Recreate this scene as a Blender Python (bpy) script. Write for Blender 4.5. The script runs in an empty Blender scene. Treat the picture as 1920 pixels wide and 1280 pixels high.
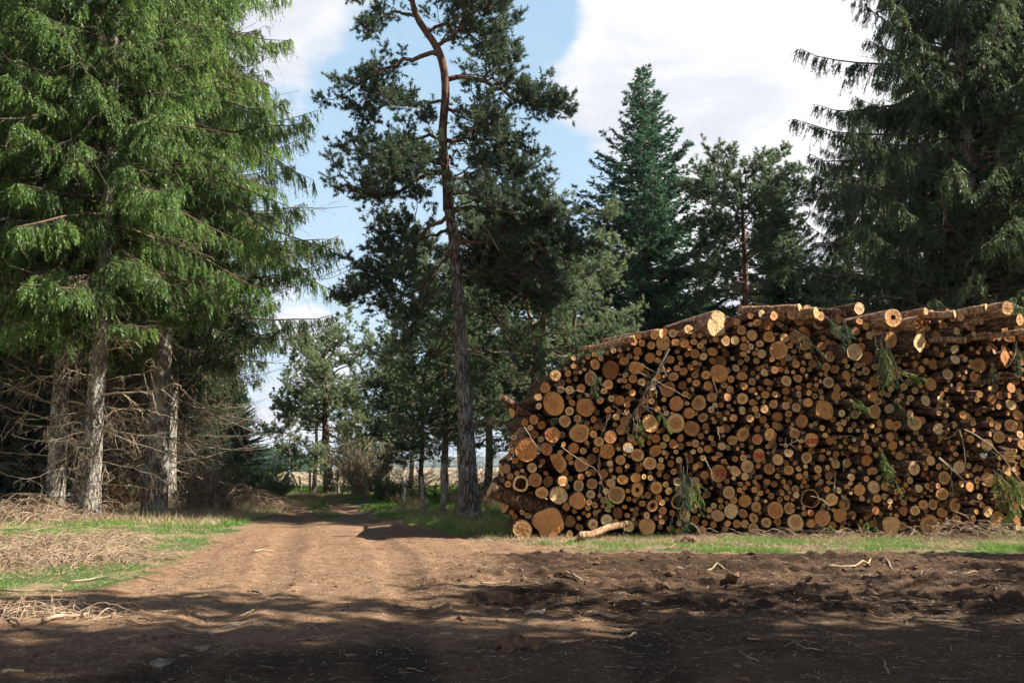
import bpy, math, random
import numpy as np
from mathutils import Vector, Matrix

# ------------------------------------------------------------------ camera, sky, sun, exposure
SC = bpy.context.scene
C = SC.collection
PITCH = math.radians(7.17)
F_PX = 1868.0
CAM_Z = 1.5
cam_d = bpy.data.cameras.new('camera')
cam_d.sensor_width = 36.0
cam_d.lens = 36.0 * F_PX / 1920.0
cam_d.clip_end = 6000.0
cam = bpy.data.objects.new('camera', cam_d)
C.objects.link(cam)
cam.location = (0, 0, CAM_Z)
cam.rotation_euler = (math.radians(90) + PITCH, 0, 0)
SC.camera = cam

SUN_AZ = math.radians(-3.0)      # measured from +x towards +y
SUN_EL = math.radians(40.0)
sun_vec = Vector((math.cos(SUN_AZ) * math.cos(SUN_EL), math.sin(SUN_AZ) * math.cos(SUN_EL), math.sin(SUN_EL)))
sd = bpy.data.lights.new('sun', 'SUN')
sd.energy = 5.0
sd.angle = math.radians(0.5)
sd.color = (1.0, 0.93, 0.82)
so = bpy.data.objects.new('sun', sd)
C.objects.link(so)
so.rotation_euler = sun_vec.to_track_quat('Z', 'Y').to_euler()

SC.view_settings.view_transform = 'Standard'
SC.view_settings.look = 'None'
SC.view_settings.exposure = 1.4
SC.view_settings.gamma = 1.0
SC.view_settings.use_curve_mapping = False
SC.render.engine = 'CYCLES'
cy = SC.cycles
cy.max_bounces = 4
cy.diffuse_bounces = 3
cy.glossy_bounces = 1
cy.transmission_bounces = 2
cy.transparent_max_bounces = 4
cy.caustics_reflective = False
cy.caustics_refractive = False
cy.use_adaptive_sampling = True
cy.adaptive_threshold = 0.02
cy.adaptive_min_samples = 24
cy.use_denoising = True
cy.time_limit = 900


class NT:
    """small helper for node trees"""
    def __init__(s, tree):
        s.t = tree
        s.t.nodes.clear()

    def n(s, typ, **kw):
        nd = s.t.nodes.new(typ)
        ins = kw.pop('ins', None)
        for k, v in kw.items():
            setattr(nd, k, v)
        if ins:
            for k, v in ins.items():
                s.set(nd, k, v)
        return nd

    def set(s, nd, k, v):
        sock = nd.inputs[k]
        if isinstance(v, tuple) and len(v) == 2 and hasattr(v[0], 'outputs'):
            s.t.links.new(v[0].outputs[v[1]], sock)
        elif hasattr(v, 'outputs'):
            s.t.links.new(v.outputs[0], sock)
        else:
            if isinstance(v, tuple) and len(v) == 3 and sock.type == 'RGBA':
                v = (*v, 1.0)
            sock.default_value = v

    def math(s, op, a, b=None, c=None, clamp=False):
        nd = s.n('ShaderNodeMath', operation=op, use_clamp=clamp)
        s.set(nd, 0, a)
        if b is not None:
            s.set(nd, 1, b)
        if c is not None:
            s.set(nd, 2, c)
        return nd

    def vmath(s, op, a, b=None, scale=None):
        nd = s.n('ShaderNodeVectorMath', operation=op)
        s.set(nd, 0, a)
        if b is not None:
            s.set(nd, 1, b)
        if scale is not None:
            s.set(nd, 3, scale)
        return nd

    def mix(s, f, a, b):
        nd = s.n('ShaderNodeMix', data_type='RGBA')
        s.set(nd, 0, f)
        s.set(nd, 6, a)
        s.set(nd, 7, b)
        return (nd, 2)

    def ramp(s, f, stops, interp='LINEAR'):
        nd = s.n('ShaderNodeValToRGB')
        cr = nd.color_ramp
        cr.interpolation = interp
        while len(cr.elements) < len(stops):
            cr.elements.new(0.5)
        for e, (p, col) in zip(cr.elements, stops):
            e.position = p
            e.color = (*col, 1) if len(col) == 3 else col
        s.set(nd, 0, f)
        return nd

    def noise(s, vec, scale, detail=3.0, rough=0.55, dist=0.0, dims='3D'):
        nd = s.n('ShaderNodeTexNoise', noise_dimensions=dims)
        if vec is not None:
            s.set(nd, 'Vector', vec)
        nd.inputs['Scale'].default_value = scale
        nd.inputs['Detail'].default_value = detail
        nd.inputs['Roughness'].default_value = rough
        nd.inputs['Distortion'].default_value = dist
        return (nd, 0)

    def smooth(s, v, a, b):
        nd = s.n('ShaderNodeMapRange', interpolation_type='SMOOTHSTEP')
        s.set(nd, 0, v)
        nd.inputs[1].default_value = a
        nd.inputs[2].default_value = b
        return nd


def px_dir(px, py):
    x = (px - 960.0) / F_PX
    y = (640.0 - py) / F_PX
    c, s_ = math.cos(PITCH), math.sin(PITCH)
    return np.array([x, c - y * s_, s_ + y * c])


def at(px, py, Y):
    """world point seen at photo pixel (px, py) at distance Y ahead"""
    d = px_dir(px, py)
    return np.array([0, 0, CAM_Z]) + d * (Y / d[1])


def on_ground(px, py):
    d = px_dir(px, py)
    t = -CAM_Z / d[2]
    return np.array([0, 0, CAM_Z]) + d * t


# ------------------------------------------------------------------ world: sky with clouds
w = bpy.data.worlds.new('World')
SC.world = w
w.use_nodes = True
N = NT(w.node_tree)
sky = N.n('ShaderNodeTexSky', sky_type='NISHITA')
sky.sun_disc = False
sky.sun_elevation = SUN_EL
# sun_rotation is clockwise from +Y in the sky texture
sky.sun_rotation = math.pi / 2 - SUN_AZ
sky.altitude = 900
sky.air_density = 1.0
sky.dust_density = 0.6
sky.ozone_density = 1.2
tc = N.n('ShaderNodeTexCoord')
nrm = N.vmath('NORMALIZE', (tc, 'Generated'))
sep = N.n('ShaderNodeSeparateXYZ', ins={0: nrm})
den = N.math('ADD', N.math('MAXIMUM', (sep, 2), 0.0), 0.22)
pv = N.vmath('SCALE', nrm, scale=N.math('DIVIDE', 1.0, den))
pv.operation = 'SCALE'
n1 = N.math('SUBTRACT', N.math('ADD', N.math('MULTIPLY', N.noise(pv, 1.6, 9, 0.60, 0.6), 0.8), N.math('MULTIPLY', N.noise(pv, 6.5, 7, 0.62, 0.3), 0.34)), 0.125)
bias = None
for (px, py, r, wt) in [(1250, 190, 0.20, 0.24), (1480, 60, 0.22, 0.26), (1560, 330, 0.20, 0.21), (1330, 20, 0.05, -0.16), (1180, 260, 0.05, -0.10), (1120, 120, 0.10, 0.12), (1010, 150, 0.08, 0.14), (560, 60, 0.09, 0.30), (590, 330, 0.07, 0.20),
                        (640, 640, 0.045, 0.30), (570, 600, 0.045, 0.22), (1140, 200, 0.08, 0.10), (480, 820, 0.12, 0.18),
                        (1040, 30, 0.055, -0.32), (980, 20, 0.05, -0.2), (1040, 340, 0.10, -0.40), (720, 250, 0.10, -0.36), (960, 250, 0.07, -0.2), (690, 560, 0.06, -0.30), (780, 480, 0.09, -0.2)]:
    d = px_dir(px, py)
    d = d / np.linalg.norm(d)
    dist = N.vmath('DISTANCE', nrm, tuple(float(q) for q in d))
    e = N.math('DIVIDE', (dist, 1), r)
    g = N.math('POWER', 2.718, N.math('MULTIPLY', N.math('MULTIPLY', e, e), -1.0))
    g = N.math('MULTIPLY', g, wt)
    bias = g if bias is None else N.math('ADD', bias, g)
cv = N.math('ADD', n1, bias)
mask = N.smooth(cv, 0.52, 0.66)
n2 = N.noise(N.vmath('ADD', pv, (0.05, 0.08, 0.0)), 3.2, 8, 0.62, 0.5)
cb = N.smooth(N.math('ADD', N.math('MULTIPLY', cv, 0.25), N.math('MULTIPLY', n2, 1.0)), 0.58, 0.84)
ccol = N.mix(cb, (5.8, 6.05, 6.6), (7.7, 7.6, 7.7))
fwd = N.vmath('DOT_PRODUCT', nrm, (0.0, 0.93, 0.36))
low = N.smooth((sep, 2), 0.80, 0.50)
low.inputs[1].default_value = 0.50
low.inputs[2].default_value = 0.80
low = N.math('SUBTRACT', 1.0, low)
ahead = N.math('MULTIPLY', N.smooth((fwd, 1), 0.35, 0.80), low)      # clouds and bright haze kept to the view side, cutting fill light
ring = N.smooth((sep, 2), 0.06, 0.46)                                  # added glow low in the sky all round, to light the pile face
ring = N.math('SUBTRACT', 1.0, ring)
lift = N.mix(N.math('MULTIPLY', ring, 0.85), sky, (13.5, 12.4, 11.4))
lift = N.mix(N.math('MULTIPLY', ahead, 0.86), lift, (3.5, 5.25, 6.9))
mask = N.math('MULTIPLY', mask, ahead)
out = N.mix(mask, lift, ccol)
bg = N.n('ShaderNodeBackground', ins={0: out, 1: 0.053})
N.n('ShaderNodeOutputWorld', ins={0: bg})

# ------------------------------------------------------------------ numpy helpers
rng = np.random.default_rng(7)


def vnoise(x, y, seed=0):
    x = np.asarray(x, float)
    y = np.asarray(y, float)
    xi = np.floor(x).astype(np.int64)
    yi = np.floor(y).astype(np.int64)
    fx = x - xi
    fy = y - yi
    fx = fx * fx * (3 - 2 * fx)
    fy = fy * fy * (3 - 2 * fy)

    def h(i, j):
        n = (i * 374761393 + j * 668265263 + seed * 974711) & 0x7fffffff
        n = ((n ^ (n >> 13)) * 1274126177) & 0x7fffffff
        return ((n ^ (n >> 16)) & 0xffff) / 65535.0
    return (h(xi, yi) * (1 - fx) + h(xi + 1, yi) * fx) * (1 - fy) + (h(xi, yi + 1) * (1 - fx) + h(xi + 1, yi + 1) * fx) * fy


def fbm(x, y, o=4, seed=0):
    v, a, t = 0, 0.5, 0
    for i in range(o):
        v = v + a * vnoise(x * 2 ** i, y * 2 ** i, seed + i)
        t += a
        a *= 0.5
    return v / t


def nz(v):
    return v / np.maximum(np.linalg.norm(v, axis=-1, keepdims=True), 1e-9)


UP = np.array([0, 0, 1.0])


class Geo:
    def __init__(s):
        s.v = []
        s.q = []
        s.t = []
        s.qm = []
        s.tm = []
        s.attr = {}
        s.n = 0

    def add(s, v, q=None, t=None, m=0, **attrs):
        v = np.asarray(v, float).reshape(-1, 3)
        s.v.append(v)
        if q is not None and len(q):
            q = np.asarray(q, np.int64).reshape(-1, 4) + s.n
            s.q.append(q)
            s.qm.append(np.full(len(q), m))
        if t is not None and len(t):
            t = np.asarray(t, np.int64).reshape(-1, 3) + s.n
            s.t.append(t)
            s.tm.append(np.full(len(t), m))
        for k, a in attrs.items():
            s.attr.setdefault(k, []).append(np.asarray(a, float).reshape(len(v), 3))
        s.n += len(v)

    def tubes(s, P, R, sides=5, m=0, cap=False, **attrs):
        """P (n,k,3) centre lines, R (n,k) radii"""
        P = np.asarray(P, float)
        R = np.asarray(R, float)
        n, k, _ = P.shape
        T = nz(np.gradient(P, axis=1))
        mt = nz(P[:, -1] - P[:, 0])
        ref = np.where(np.abs(mt[:, 2:3]) > 0.8, np.array([[1.0, 0.13, 0]]), np.array([[0.05, 0.1, 1.0]]))
        ref = np.repeat(ref[:, None, :], k, 1)
        A = nz(np.cross(T, ref))
        B = np.cross(T, A)
        ang = np.arange(sides) * 2 * np.pi / sides
        V = P[:, :, None, :] + R[:, :, None, None] * (A[:, :, None, :] * np.cos(ang)[None, None, :, None] + B[:, :, None, :] * np.sin(ang)[None, None, :, None])
        base = (np.arange(n) * k * sides)[:, None, None]
        i = (np.arange(k - 1) * sides)[None, :, None]
        j = np.arange(sides)[None, None, :]
        j2 = (j + 1) % sides
        Q = np.stack([base + i + j, base + i + j2, base + i + sides + j2, base + i + sides + j], -1)
        tr = None
        if cap and n == 1:
            c0 = P[0, -1]
            V = np.concatenate([V.reshape(-1, 3), c0[None], P[0, 0][None]], 0)
            o = (k - 1) * sides
            tr = [[o + a, o + (a + 1) % sides, k * sides] for a in range(sides)] + [[(a + 1) % sides, a, k * sides + 1] for a in range(sides)]
        s.add(V, q=Q, t=tr, m=m, **attrs)

    def blades(s, B, D, L, W, m=0, rnd=None):
        """one slim triangle per blade"""
        n = len(B)
        if rnd is None:
            rnd = rng.normal(size=(n, 3))
        S = nz(np.cross(D, rnd)) * (np.asarray(W).reshape(-1, 1) * 0.5)
        V = np.stack([B - S, B + S, B + D * np.asarray(L).reshape(-1, 1)], 1)
        s.add(V, t=np.arange(n * 3).reshape(-1, 3), m=m)

    def mesh(s, name, mats, smooth=False):
        me = bpy.data.meshes.new(name)
        V = np.concatenate(s.v) if s.v else np.zeros((0, 3))
        q = np.concatenate(s.q) if s.q else np.zeros((0, 4), np.int64)
        t = np.concatenate(s.t) if s.t else np.zeros((0, 3), np.int64)
        me.vertices.add(len(V))
        me.vertices.foreach_set('co', V.astype(np.float32).ravel())
        me.loops.add(q.size + t.size)
        me.loops.foreach_set('vertex_index', np.concatenate([q.ravel(), t.ravel()]).astype(np.int32))
        me.polygons.add(len(q) + len(t))
        st = np.concatenate([np.arange(len(q)) * 4, q.size + np.arange(len(t)) * 3]).astype(np.int32)
        me.polygons.foreach_set('loop_start', st)
        mi = np.concatenate([np.concatenate(s.qm) if s.qm else np.zeros(0), np.concatenate(s.tm) if s.tm else np.zeros(0)]).astype(np.int32)
        me.polygons.foreach_set('material_index', mi)
        me.polygons.foreach_set('use_smooth', np.full(len(mi), bool(smooth)))
        for k, a in s.attr.items():
            at_ = me.attributes.new(k, 'FLOAT_VECTOR', 'POINT')
            at_.data.foreach_set('vector', np.concatenate(a).astype(np.float32).ravel())
        for m in (mats if isinstance(mats, (list, tuple)) else [mats]):
            me.materials.append(m)
        me.update(calc_edges=True)
        me.validate(verbose=False) if False else None
        return me

    def obj(s, name, mats, parent=None, smooth=False, loc=None):
        o = bpy.data.objects.new(name, s.mesh(name, mats, smooth))
        C.objects.link(o)
        if loc is not None:
            o.location = loc
        if parent is not None:
            o.parent = parent
        return o


def tag(o, label=None, cat=None, group=None, kind=None):
    if label:
        o['label'] = label
    if cat:
        o['category'] = cat
    if group:
        o['group'] = group
    if kind:
        o['kind'] = kind
    return o


def empty(name, loc, rz=0.0):
    o = bpy.data.objects.new(name, None)
    C.objects.link(o)
    o.location = tuple(float(a) for a in loc)
    o.rotation_euler = (0, 0, rz)
    o.empty_display_size = 0.3
    return o


def copy_thing(root, loc, rz=0.0, scale=1.0):
    r = root.copy()
    C.objects.link(r)
    r.location = tuple(float(a) for a in loc)
    r.rotation_euler = (0, 0, rz)
    r.scale = (scale, scale, scale)
    for ch in root.children:
        c = ch.copy()
        C.objects.link(c)
        c.parent = r
    return r


# ------------------------------------------------------------------ materials
def new_mat(name):
    m = bpy.data.materials.new(name)
    m.use_nodes = True
    return m, NT(m.node_tree)


def leaf_mat(name, cols, trans=0.3, scale=0.9):
    m, n = new_mat(name)
    tc = n.n('ShaderNodeTexCoord')
    oi = n.n('ShaderNodeObjectInfo')
    a = n.noise((tc, 'Object'), scale, 3, 0.6)
    b = n.noise((tc, 'Object'), 9.0, 2, 0.6)
    f = n.math('ADD', n.math('MULTIPLY', a, 0.55), n.math('MULTIPLY', b, 0.45))
    f = n.math('ADD', f, n.math('MULTIPLY', n.math('SUBTRACT', (oi, 'Random'), 0.5), 0.1))
    rp = n.ramp(f, [(0.36, cols[0]), (0.5, cols[1]), (0.64, cols[2])])
    d = n.n('ShaderNodeBsdfDiffuse', ins={0: rp})
    tcol = n.mix(0.5, rp, tuple(min(1, c * 2.0) for c in cols[2]))
    t = n.n('ShaderNodeBsdfTranslucent', ins={0: tcol})
    mx = n.n('ShaderNodeMixShader', ins={0: trans, 1: d, 2: t})
    gl = n.n('ShaderNodeBsdfGlossy', ins={0: (0.6, 0.65, 0.6), 'Roughness': 0.45})
    mg = n.n('ShaderNodeMixShader', ins={0: 0.035, 1: mx, 2: gl})
    n.n('ShaderNodeOutputMaterial', ins={0: mg})
    return m


def bark_mat(name, cols, vscale=(9, 9, 2.2), bump=0.6, lichen=None, dist=0.06):
    m, n = new_mat(name)
    tc = n.n('ShaderNodeTexCoord')
    mp = n.vmath('MULTIPLY', (tc, 'Object'), vscale)
    a = n.noise(mp, 1.0, 6, 0.65, 0.6)
    b = n.noise((tc, 'Object'), 1.6, 4, 0.6)
    v = n.n('ShaderNodeTexVoronoi', feature='DISTANCE_TO_EDGE', ins={'Vector': n.vmath('ADD', mp, n.vmath('SCALE', (n.noise(mp, 1.5, 3)[0], 1), scale=1.4)), 'Scale': 1.0})
    crack = n.smooth(v, 0.0, 0.22)
    h = n.math('ADD', n.math('MULTIPLY', a, 0.7), n.math('MULTIPLY', crack, 0.5))
    rp = n.ramp(h, [(0.25, cols[0]), (0.6, cols[1]), (0.9, cols[2])])
    col = rp
    if lichen:
        lm = n.smooth(n.math('ADD', n.math('MULTIPLY', b, 0.7), n.math('MULTIPLY', n.noise((tc, 'Object'), 14, 4, 0.7), 0.45)), 0.55, 0.68)
        col = n.mix(n.math('MULTIPLY', lm, 0.75), rp, lichen)
    bs = n.n('ShaderNodeBsdfPrincipled', ins={'Base Color': col, 'Roughness': 0.9})
    bs.inputs['Specular IOR Level'].default_value = 0.2
    bp = n.n('ShaderNodeBump', ins={'Height': h, 'Strength': bump, 'Distance': dist})
    n.set(bs, 'Normal', bp)
    n.n('ShaderNodeOutputMaterial', ins={0: bs})
    return m


def plain_mat(name, c0, c1, scale=20, rough=0.85, bump=0.0, trans=0.0):
    m, n = new_mat(name)
    tc = n.n('ShaderNodeTexCoord')
    oi = n.n('ShaderNodeObjectInfo')
    a = n.noise((tc, 'Object'), scale, 4, 0.6)
    col = n.mix(n.smooth(a, 0.3, 0.7), c0, c1)
    bs = n.n('ShaderNodeBsdfPrincipled', ins={'Base Color': col, 'Roughness': rough})
    bs.inputs['Specular IOR Level'].default_value = 0.25
    if bump:
        n.set(bs, 'Normal', n.n('ShaderNodeBump', ins={'Height': a, 'Strength': bump, 'Distance': 0.02}))
    sh = bs
    if trans:
        t = n.n('ShaderNodeBsdfTranslucent', ins={0: col})
        sh = n.n('ShaderNodeMixShader', ins={0: trans, 1: bs, 2: t})
    n.n('ShaderNodeOutputMaterial', ins={0: sh})
    return m


M = {}
M['spruce'] = leaf_mat('spruce_needles', [(0.018, 0.046, 0.016), (0.088, 0.170, 0.038), (0.27, 0.38, 0.095)], 0.38)
M['spruce_dull'] = leaf_mat('spruce_needles_dull', [(0.026, 0.050, 0.024), (0.058, 0.095, 0.040), (0.13, 0.17, 0.075)], 0.32)
M['fir'] = leaf_mat('fir_needles', [(0.024, 0.066, 0.044), (0.054, 0.128, 0.074), (0.10, 0.20, 0.10)], 0.30)
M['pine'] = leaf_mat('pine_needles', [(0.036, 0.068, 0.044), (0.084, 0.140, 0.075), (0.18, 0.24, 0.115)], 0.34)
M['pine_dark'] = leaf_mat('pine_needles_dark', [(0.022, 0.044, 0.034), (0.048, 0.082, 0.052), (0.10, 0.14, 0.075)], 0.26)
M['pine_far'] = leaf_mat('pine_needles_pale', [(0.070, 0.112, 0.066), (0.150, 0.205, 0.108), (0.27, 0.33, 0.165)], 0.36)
M['bark'] = bark_mat('spruce_bark', [(0.045, 0.035, 0.028), (0.15, 0.115, 0.085), (0.30, 0.26, 0.21)], (11, 11, 3), 0.7, (0.42, 0.42, 0.36))
M['bark_sunlit'] = bark_mat('sunlit_lichen_bark', [(0.04, 0.03, 0.024), (0.20, 0.165, 0.13), (0.38, 0.34, 0.28)], (13, 13, 4), 1.0, (0.50, 0.50, 0.43), 0.10)  # bark brightened in colour to look sunlit, with lichen patches
M['bark_pine'] = bark_mat('pine_bark', [(0.035, 0.026, 0.022), (0.13, 0.10, 0.085), (0.28, 0.25, 0.22)], (8, 8, 2.4), 1.0, (0.34, 0.33, 0.30), 0.09)
M['bark_red'] = bark_mat('pine_bark_red', [(0.045, 0.021, 0.014), (0.115, 0.054, 0.034), (0.20, 0.11, 0.075)], (7, 7, 2.2), 0.5)
M['twig'] = plain_mat('twig_wood', (0.07, 0.045, 0.030), (0.17, 0.12, 0.08), 6)
M['dead'] = plain_mat('dead_twig', (0.20, 0.145, 0.09), (0.42, 0.33, 0.23), 5)
M['dead_dark'] = plain_mat('dead_branch_bark', (0.075, 0.056, 0.040), (0.24, 0.19, 0.135), 4)
M['straw'] = plain_mat('dry_straw', (0.30, 0.21, 0.12), (0.55, 0.44, 0.29), 2.5, trans=0.2)
M['brush'] = plain_mat('dry_brush', (0.20, 0.13, 0.08), (0.46, 0.34, 0.235), 3)
M['grass'] = leaf_mat('grass_blade', [(0.055, 0.13, 0.020), (0.11, 0.23, 0.035), (0.20, 0.31, 0.07)], 0.35, 0.6)
M['stone'] = plain_mat('stone', (0.13, 0.10, 0.075), (0.30, 0.25, 0.19), 9, 0.9, 0.6)
M['post'] = bark_mat('weathered_post', [(0.07, 0.06, 0.05), (0.22, 0.19, 0.16), (0.42, 0.38, 0.33)], (30, 30, 3), 0.4)
M['wire'] = plain_mat('rusty_wire', (0.10, 0.07, 0.05), (0.2, 0.17, 0.15), 30)
M['copper'] = leaf_mat('dry_beech_leaf', [(0.26, 0.09, 0.035), (0.42, 0.17, 0.07), (0.55, 0.27, 0.12)], 0.35, 3)
M['clod'] = plain_mat('soil_clod', (0.075, 0.042, 0.025), (0.19, 0.115, 0.068), 14, 0.95, 0.8)
M['paint'] = plain_mat('red_marking_paint', (0.42, 0.02, 0.015), (0.60, 0.05, 0.03), 14, 0.6)
M['paper'] = plain_mat('white_tag', (0.66, 0.70, 0.76), (0.78, 0.82, 0.86), 5, 0.5)
M['ink'] = plain_mat('tag_ink', (0.10, 0.12, 0.18), (0.2, 0.22, 0.3), 5, 0.6)
# ------------------------------------------------------------------ the ground
DIRT = np.array([(-14, -12), (-14, 8.5), (-8.5, 10.6), (-6.0, 11.6), (-5.0, 13.2), (-5.5, 17), (-6.1, 20.8), (-6.7, 25.5), (-7.7, 33), (-10.9, 50), (-14.8, 70), (-20, 95), (-30, 130),
                 (-28.6, 130), (-18.8, 95), (-13.6, 70), (-8.6, 47), (-5.6, 37), (-3.6, 29.5), (-1.8, 24.0), (0.2, 19.6), (1.6, 17.9), (5, 17.3), (9, 17.0), (30, 16.4), (30, -12)], float)


def poly_sd(x, y, P):
    """signed distance to polygon, positive inside"""
    d = np.full(x.shape, 1e9)
    inside = np.zeros(x.shape, bool)
    n = len(P)
    for i in range(n):
        ax, ay = P[i]
        bx, by = P[(i + 1) % n]
        ex, ey = bx - ax, by - ay
        t = np.clip(((x - ax) * ex + (y - ay) * ey) / (ex * ex + ey * ey), 0, 1)
        d = np.minimum(d, np.hypot(x - ax - t * ex, y - ay - t * ey))
        c = ((ay > y) != (by > y)) & (x < (bx - ax) * (y - ay) / (by - ay + 1e-12) + ax)
        inside ^= c
    return np.where(inside, d, -d)


def road_centre(y):
    return np.interp(y, [20, 25, 31, 40, 50, 70, 95, 130], [-3.6, -4.4, -5.6, -7.9, -10.3, -14.6, -19.4, -29.3])


def dirt_mask(x, y):
    sdv = poly_sd(x, y, DIRT)
    sc = np.clip(y / 22.0, 0.7, 1.6)
    w_ = 0.5 + sdv / (1.0 * sc)
    strip = np.exp(-((x - road_centre(y)) / 0.42) ** 2) * np.clip((y - 26) / 5, 0, 1)
    w_ = w_ - strip * 1.5
    near_pile = np.exp(-((y - 17.6) / 1.6) ** 2) * np.clip((x + 1) / 2, 0, 1)
    w_ = w_ + (fbm(x * 1.4, y * 2.2, 4, 7) - 0.46) * (0.7 + 2.2 * near_pile)
    low = np.clip((x - 2.6) / 2.5, 0, 1) * np.clip((11.0 - y) / 2.0, 0, 1)     # grassy ground right in front
    w_ = w_ - low * (0.35 + 0.9 * fbm(x * 0.9, y * 0.9, 3, 5))
    return np.clip(w_, 0, 1)


def mud_zone(x, y):
    return np.clip((x + 1.8) / 2.0, 0, 1) * np.clip((y - 9.6) / 1.2, 0, 1) * np.clip((18.0 - y) / 1.0, 0, 1)


def wheel_lines(x, y):
    """wheel ruts pressed into the clearing: 1 on the rut floor, second value the shoulders"""
    rut = np.zeros_like(x)
    sho = np.zeros_like(x)
    for k, (y0, a, ph, wd, x0) in enumerate([(11.6, .35, .3, .24, -1.5), (13.3, .30, 1.0, .24, -2.5), (14.6, .22, 2.1, .20, -.5), (16.0, .18, .2, .24, -1.0), (17.1, .15, 1.4, .22, 1.0)]):
        yc = y0 + a * np.sin(x * .35 + ph) + .06 * np.sin(x * 1.7 + ph) + 0.03 * x
        m_ = np.clip((x - x0) / 2.0, 0, 1)
        d = (y - yc) / wd
        rut = np.maximum(rut, np.exp(-d ** 4) * m_)
        sho = np.maximum(sho, np.exp(-((np.abs(d) - 1.7) / .5) ** 2) * m_)
    for off in (-0.95, 0.95, -2.3, 2.9):        # along the track towards the viewer
        xc = np.interp(y, [5, 10, 15, 20, 24], [-1.6, -1.9, -2.5, -3.5, -4.2]) + off + .08 * np.sin(y * 1.1 + off)
        m_ = np.clip((24 - y) / 4, 0, 1) * (0.9 if abs(off) < 1 else 0.5)
        d = (x - xc) / .26
        rut = np.maximum(rut, .7 * np.exp(-d ** 4) * m_)
        sho = np.maximum(sho, .5 * np.exp(-((np.abs(d) - 1.6) / .5) ** 2) * m_)
    return rut, sho


def ground_h(x, y):
    x = np.asarray(x, float)
    y = np.asarray(y, float)
    h = 0.10 * (fbm(x * 0.16, y * 0.16, 3, 11) - 0.5) * np.clip((y - 6) / 10, 0, 1)
    mz = mud_zone(x, y)
    rid = 1 - np.abs(2 * fbm(x * 0.45 + 3, y * 1.5, 4, 21) - 1)
    h = h + mz * (0.15 * (rid - 0.70) + 0.07 * (fbm(x * 3.2, y * 5.0, 3, 23) - 0.5) + 0.05 * np.clip(fbm(x * 7, y * 8, 2, 25) - 0.56, 0, 1) * 4)
    d = dirt_mask(x, y)
    h = h + d * (0.022 * (fbm(x * 2.0, y * 2.6, 4, 31) - 0.5) + 0.018 * (fbm(x * 9, y * 9, 2, 33) - 0.5))
    h = h + (1 - d) * 0.09 * (fbm(x * 1.1, y * 1.1, 4, 41) - 0.35)
    wr, ws = wheel_lines(x, y)
    tread = 0.5 + 0.5 * np.sin(x * 26 + 3 * np.sin(y * 5))
    h = h + d * (wr * (-0.055 + 0.016 * tread * mz) + ws * 0.05 * (0.4 + fbm(x * 2.2, y * 4, 2, 83)))
    # wheel ruts of the track
    rc = road_centre(y)
    rut = np.exp(-((x - rc - 0.95) / 0.35) ** 2) + np.exp(-((x - rc + 0.95) / 0.35) ** 2)
    h = h - 0.05 * rut * np.clip((y - 18) / 6, 0, 1) * np.clip((140 - y) / 20, 0, 1)
    # soft bank along the left edge of the track
    bank = np.clip((-7.0 - x - 0.12 * np.clip(y - 20, 0, 200)) / 2.5, 0, 1) * np.clip((y - 14) / 4, 0, 1) * np.clip((80 - y) / 20, 0, 1)
    h = h + 0.10 * bank
    far = np.clip((y - 200) / 500, 0, 1)
    h = h - far * 0.0
    return h


def gz(x, y):
    return float(ground_h(np.array([x]), np.array([y]))[0])


def axis_pts(a, b, step, lo, hi, g=1.12):
    mid = np.arange(a, b + 1e-6, step)
    up, v, s_ = [], mid[-1], step
    while v < hi:
        s_ *= g
        v += s_
        up.append(v)
    dn, v, s_ = [], mid[0], step
    while v > lo:
        s_ *= g
        v -= s_
        dn.append(v)
    return np.array(dn[::-1] + list(mid) + up)


gx = axis_pts(-11, 13.5, 0.045, -2500, 2500, 1.10)
gy = np.concatenate([axis_pts(4.5, 21.5, 0.045, -60, 21.6, 1.15), axis_pts(21.7, 40, 0.12, 21.7, 4000, 1.06)[0:]])
gy = np.unique(np.round(gy, 4))
gy = gy[gy > -70]
X, Y_ = np.meshgrid(gx, gy)
Z = ground_h(X, Y_)
g = Geo()
nx, ny = len(gx), len(gy)
idx = np.arange(nx * ny).reshape(ny, nx)
Q = np.stack([idx[:-1, :-1], idx[:-1, 1:], idx[1:, 1:], idx[1:, :-1]], -1)
dm = dirt_mask(X, Y_)
mzv = mud_zone(X, Y_)
field = np.clip((Y_ - 62) / 25, 0, 1)
loam = np.clip((10.4 - Y_ + 0.8 * fbm(X * .5, Y_ * .5, 3, 91) + np.clip(X + 1, -2, 3) * .45) / 2.6, 0, 1)     # foreground shade painted into the colour as darker, moister soil
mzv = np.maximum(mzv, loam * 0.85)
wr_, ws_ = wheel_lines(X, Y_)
mzv = np.clip(mzv * 0.85 + wr_ * 0.45 - ws_ * 0.10 + 0.25 * np.clip((fbm(X * .6, Y_ * 1.1, 3, 93) - .5) * 4, 0, 1), 0, 1.2)  # rut floors darkened, shoulders lightened in colour, in place of relief shadows
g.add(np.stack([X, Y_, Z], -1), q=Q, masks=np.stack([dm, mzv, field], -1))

m, n = new_mat('ground_soil_and_grass')
tc = n.n('ShaderNodeTexCoord')
at_n = n.n('ShaderNodeAttribute', attribute_name='masks')
sp = n.n('ShaderNodeSeparateXYZ', ins={0: (at_n, 'Vector')})
O = (tc, 'Object')
nA = n.noise(O, 0.9, 5, 0.6)
nB = n.noise(O, 5.0, 6, 0.65)
nC = n.noise(O, 38.0, 4, 0.7)
nD = n.noise(n.vmath('MULTIPLY', O, (1, 1, 0.2)), 120.0, 3, 0.7)
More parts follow.
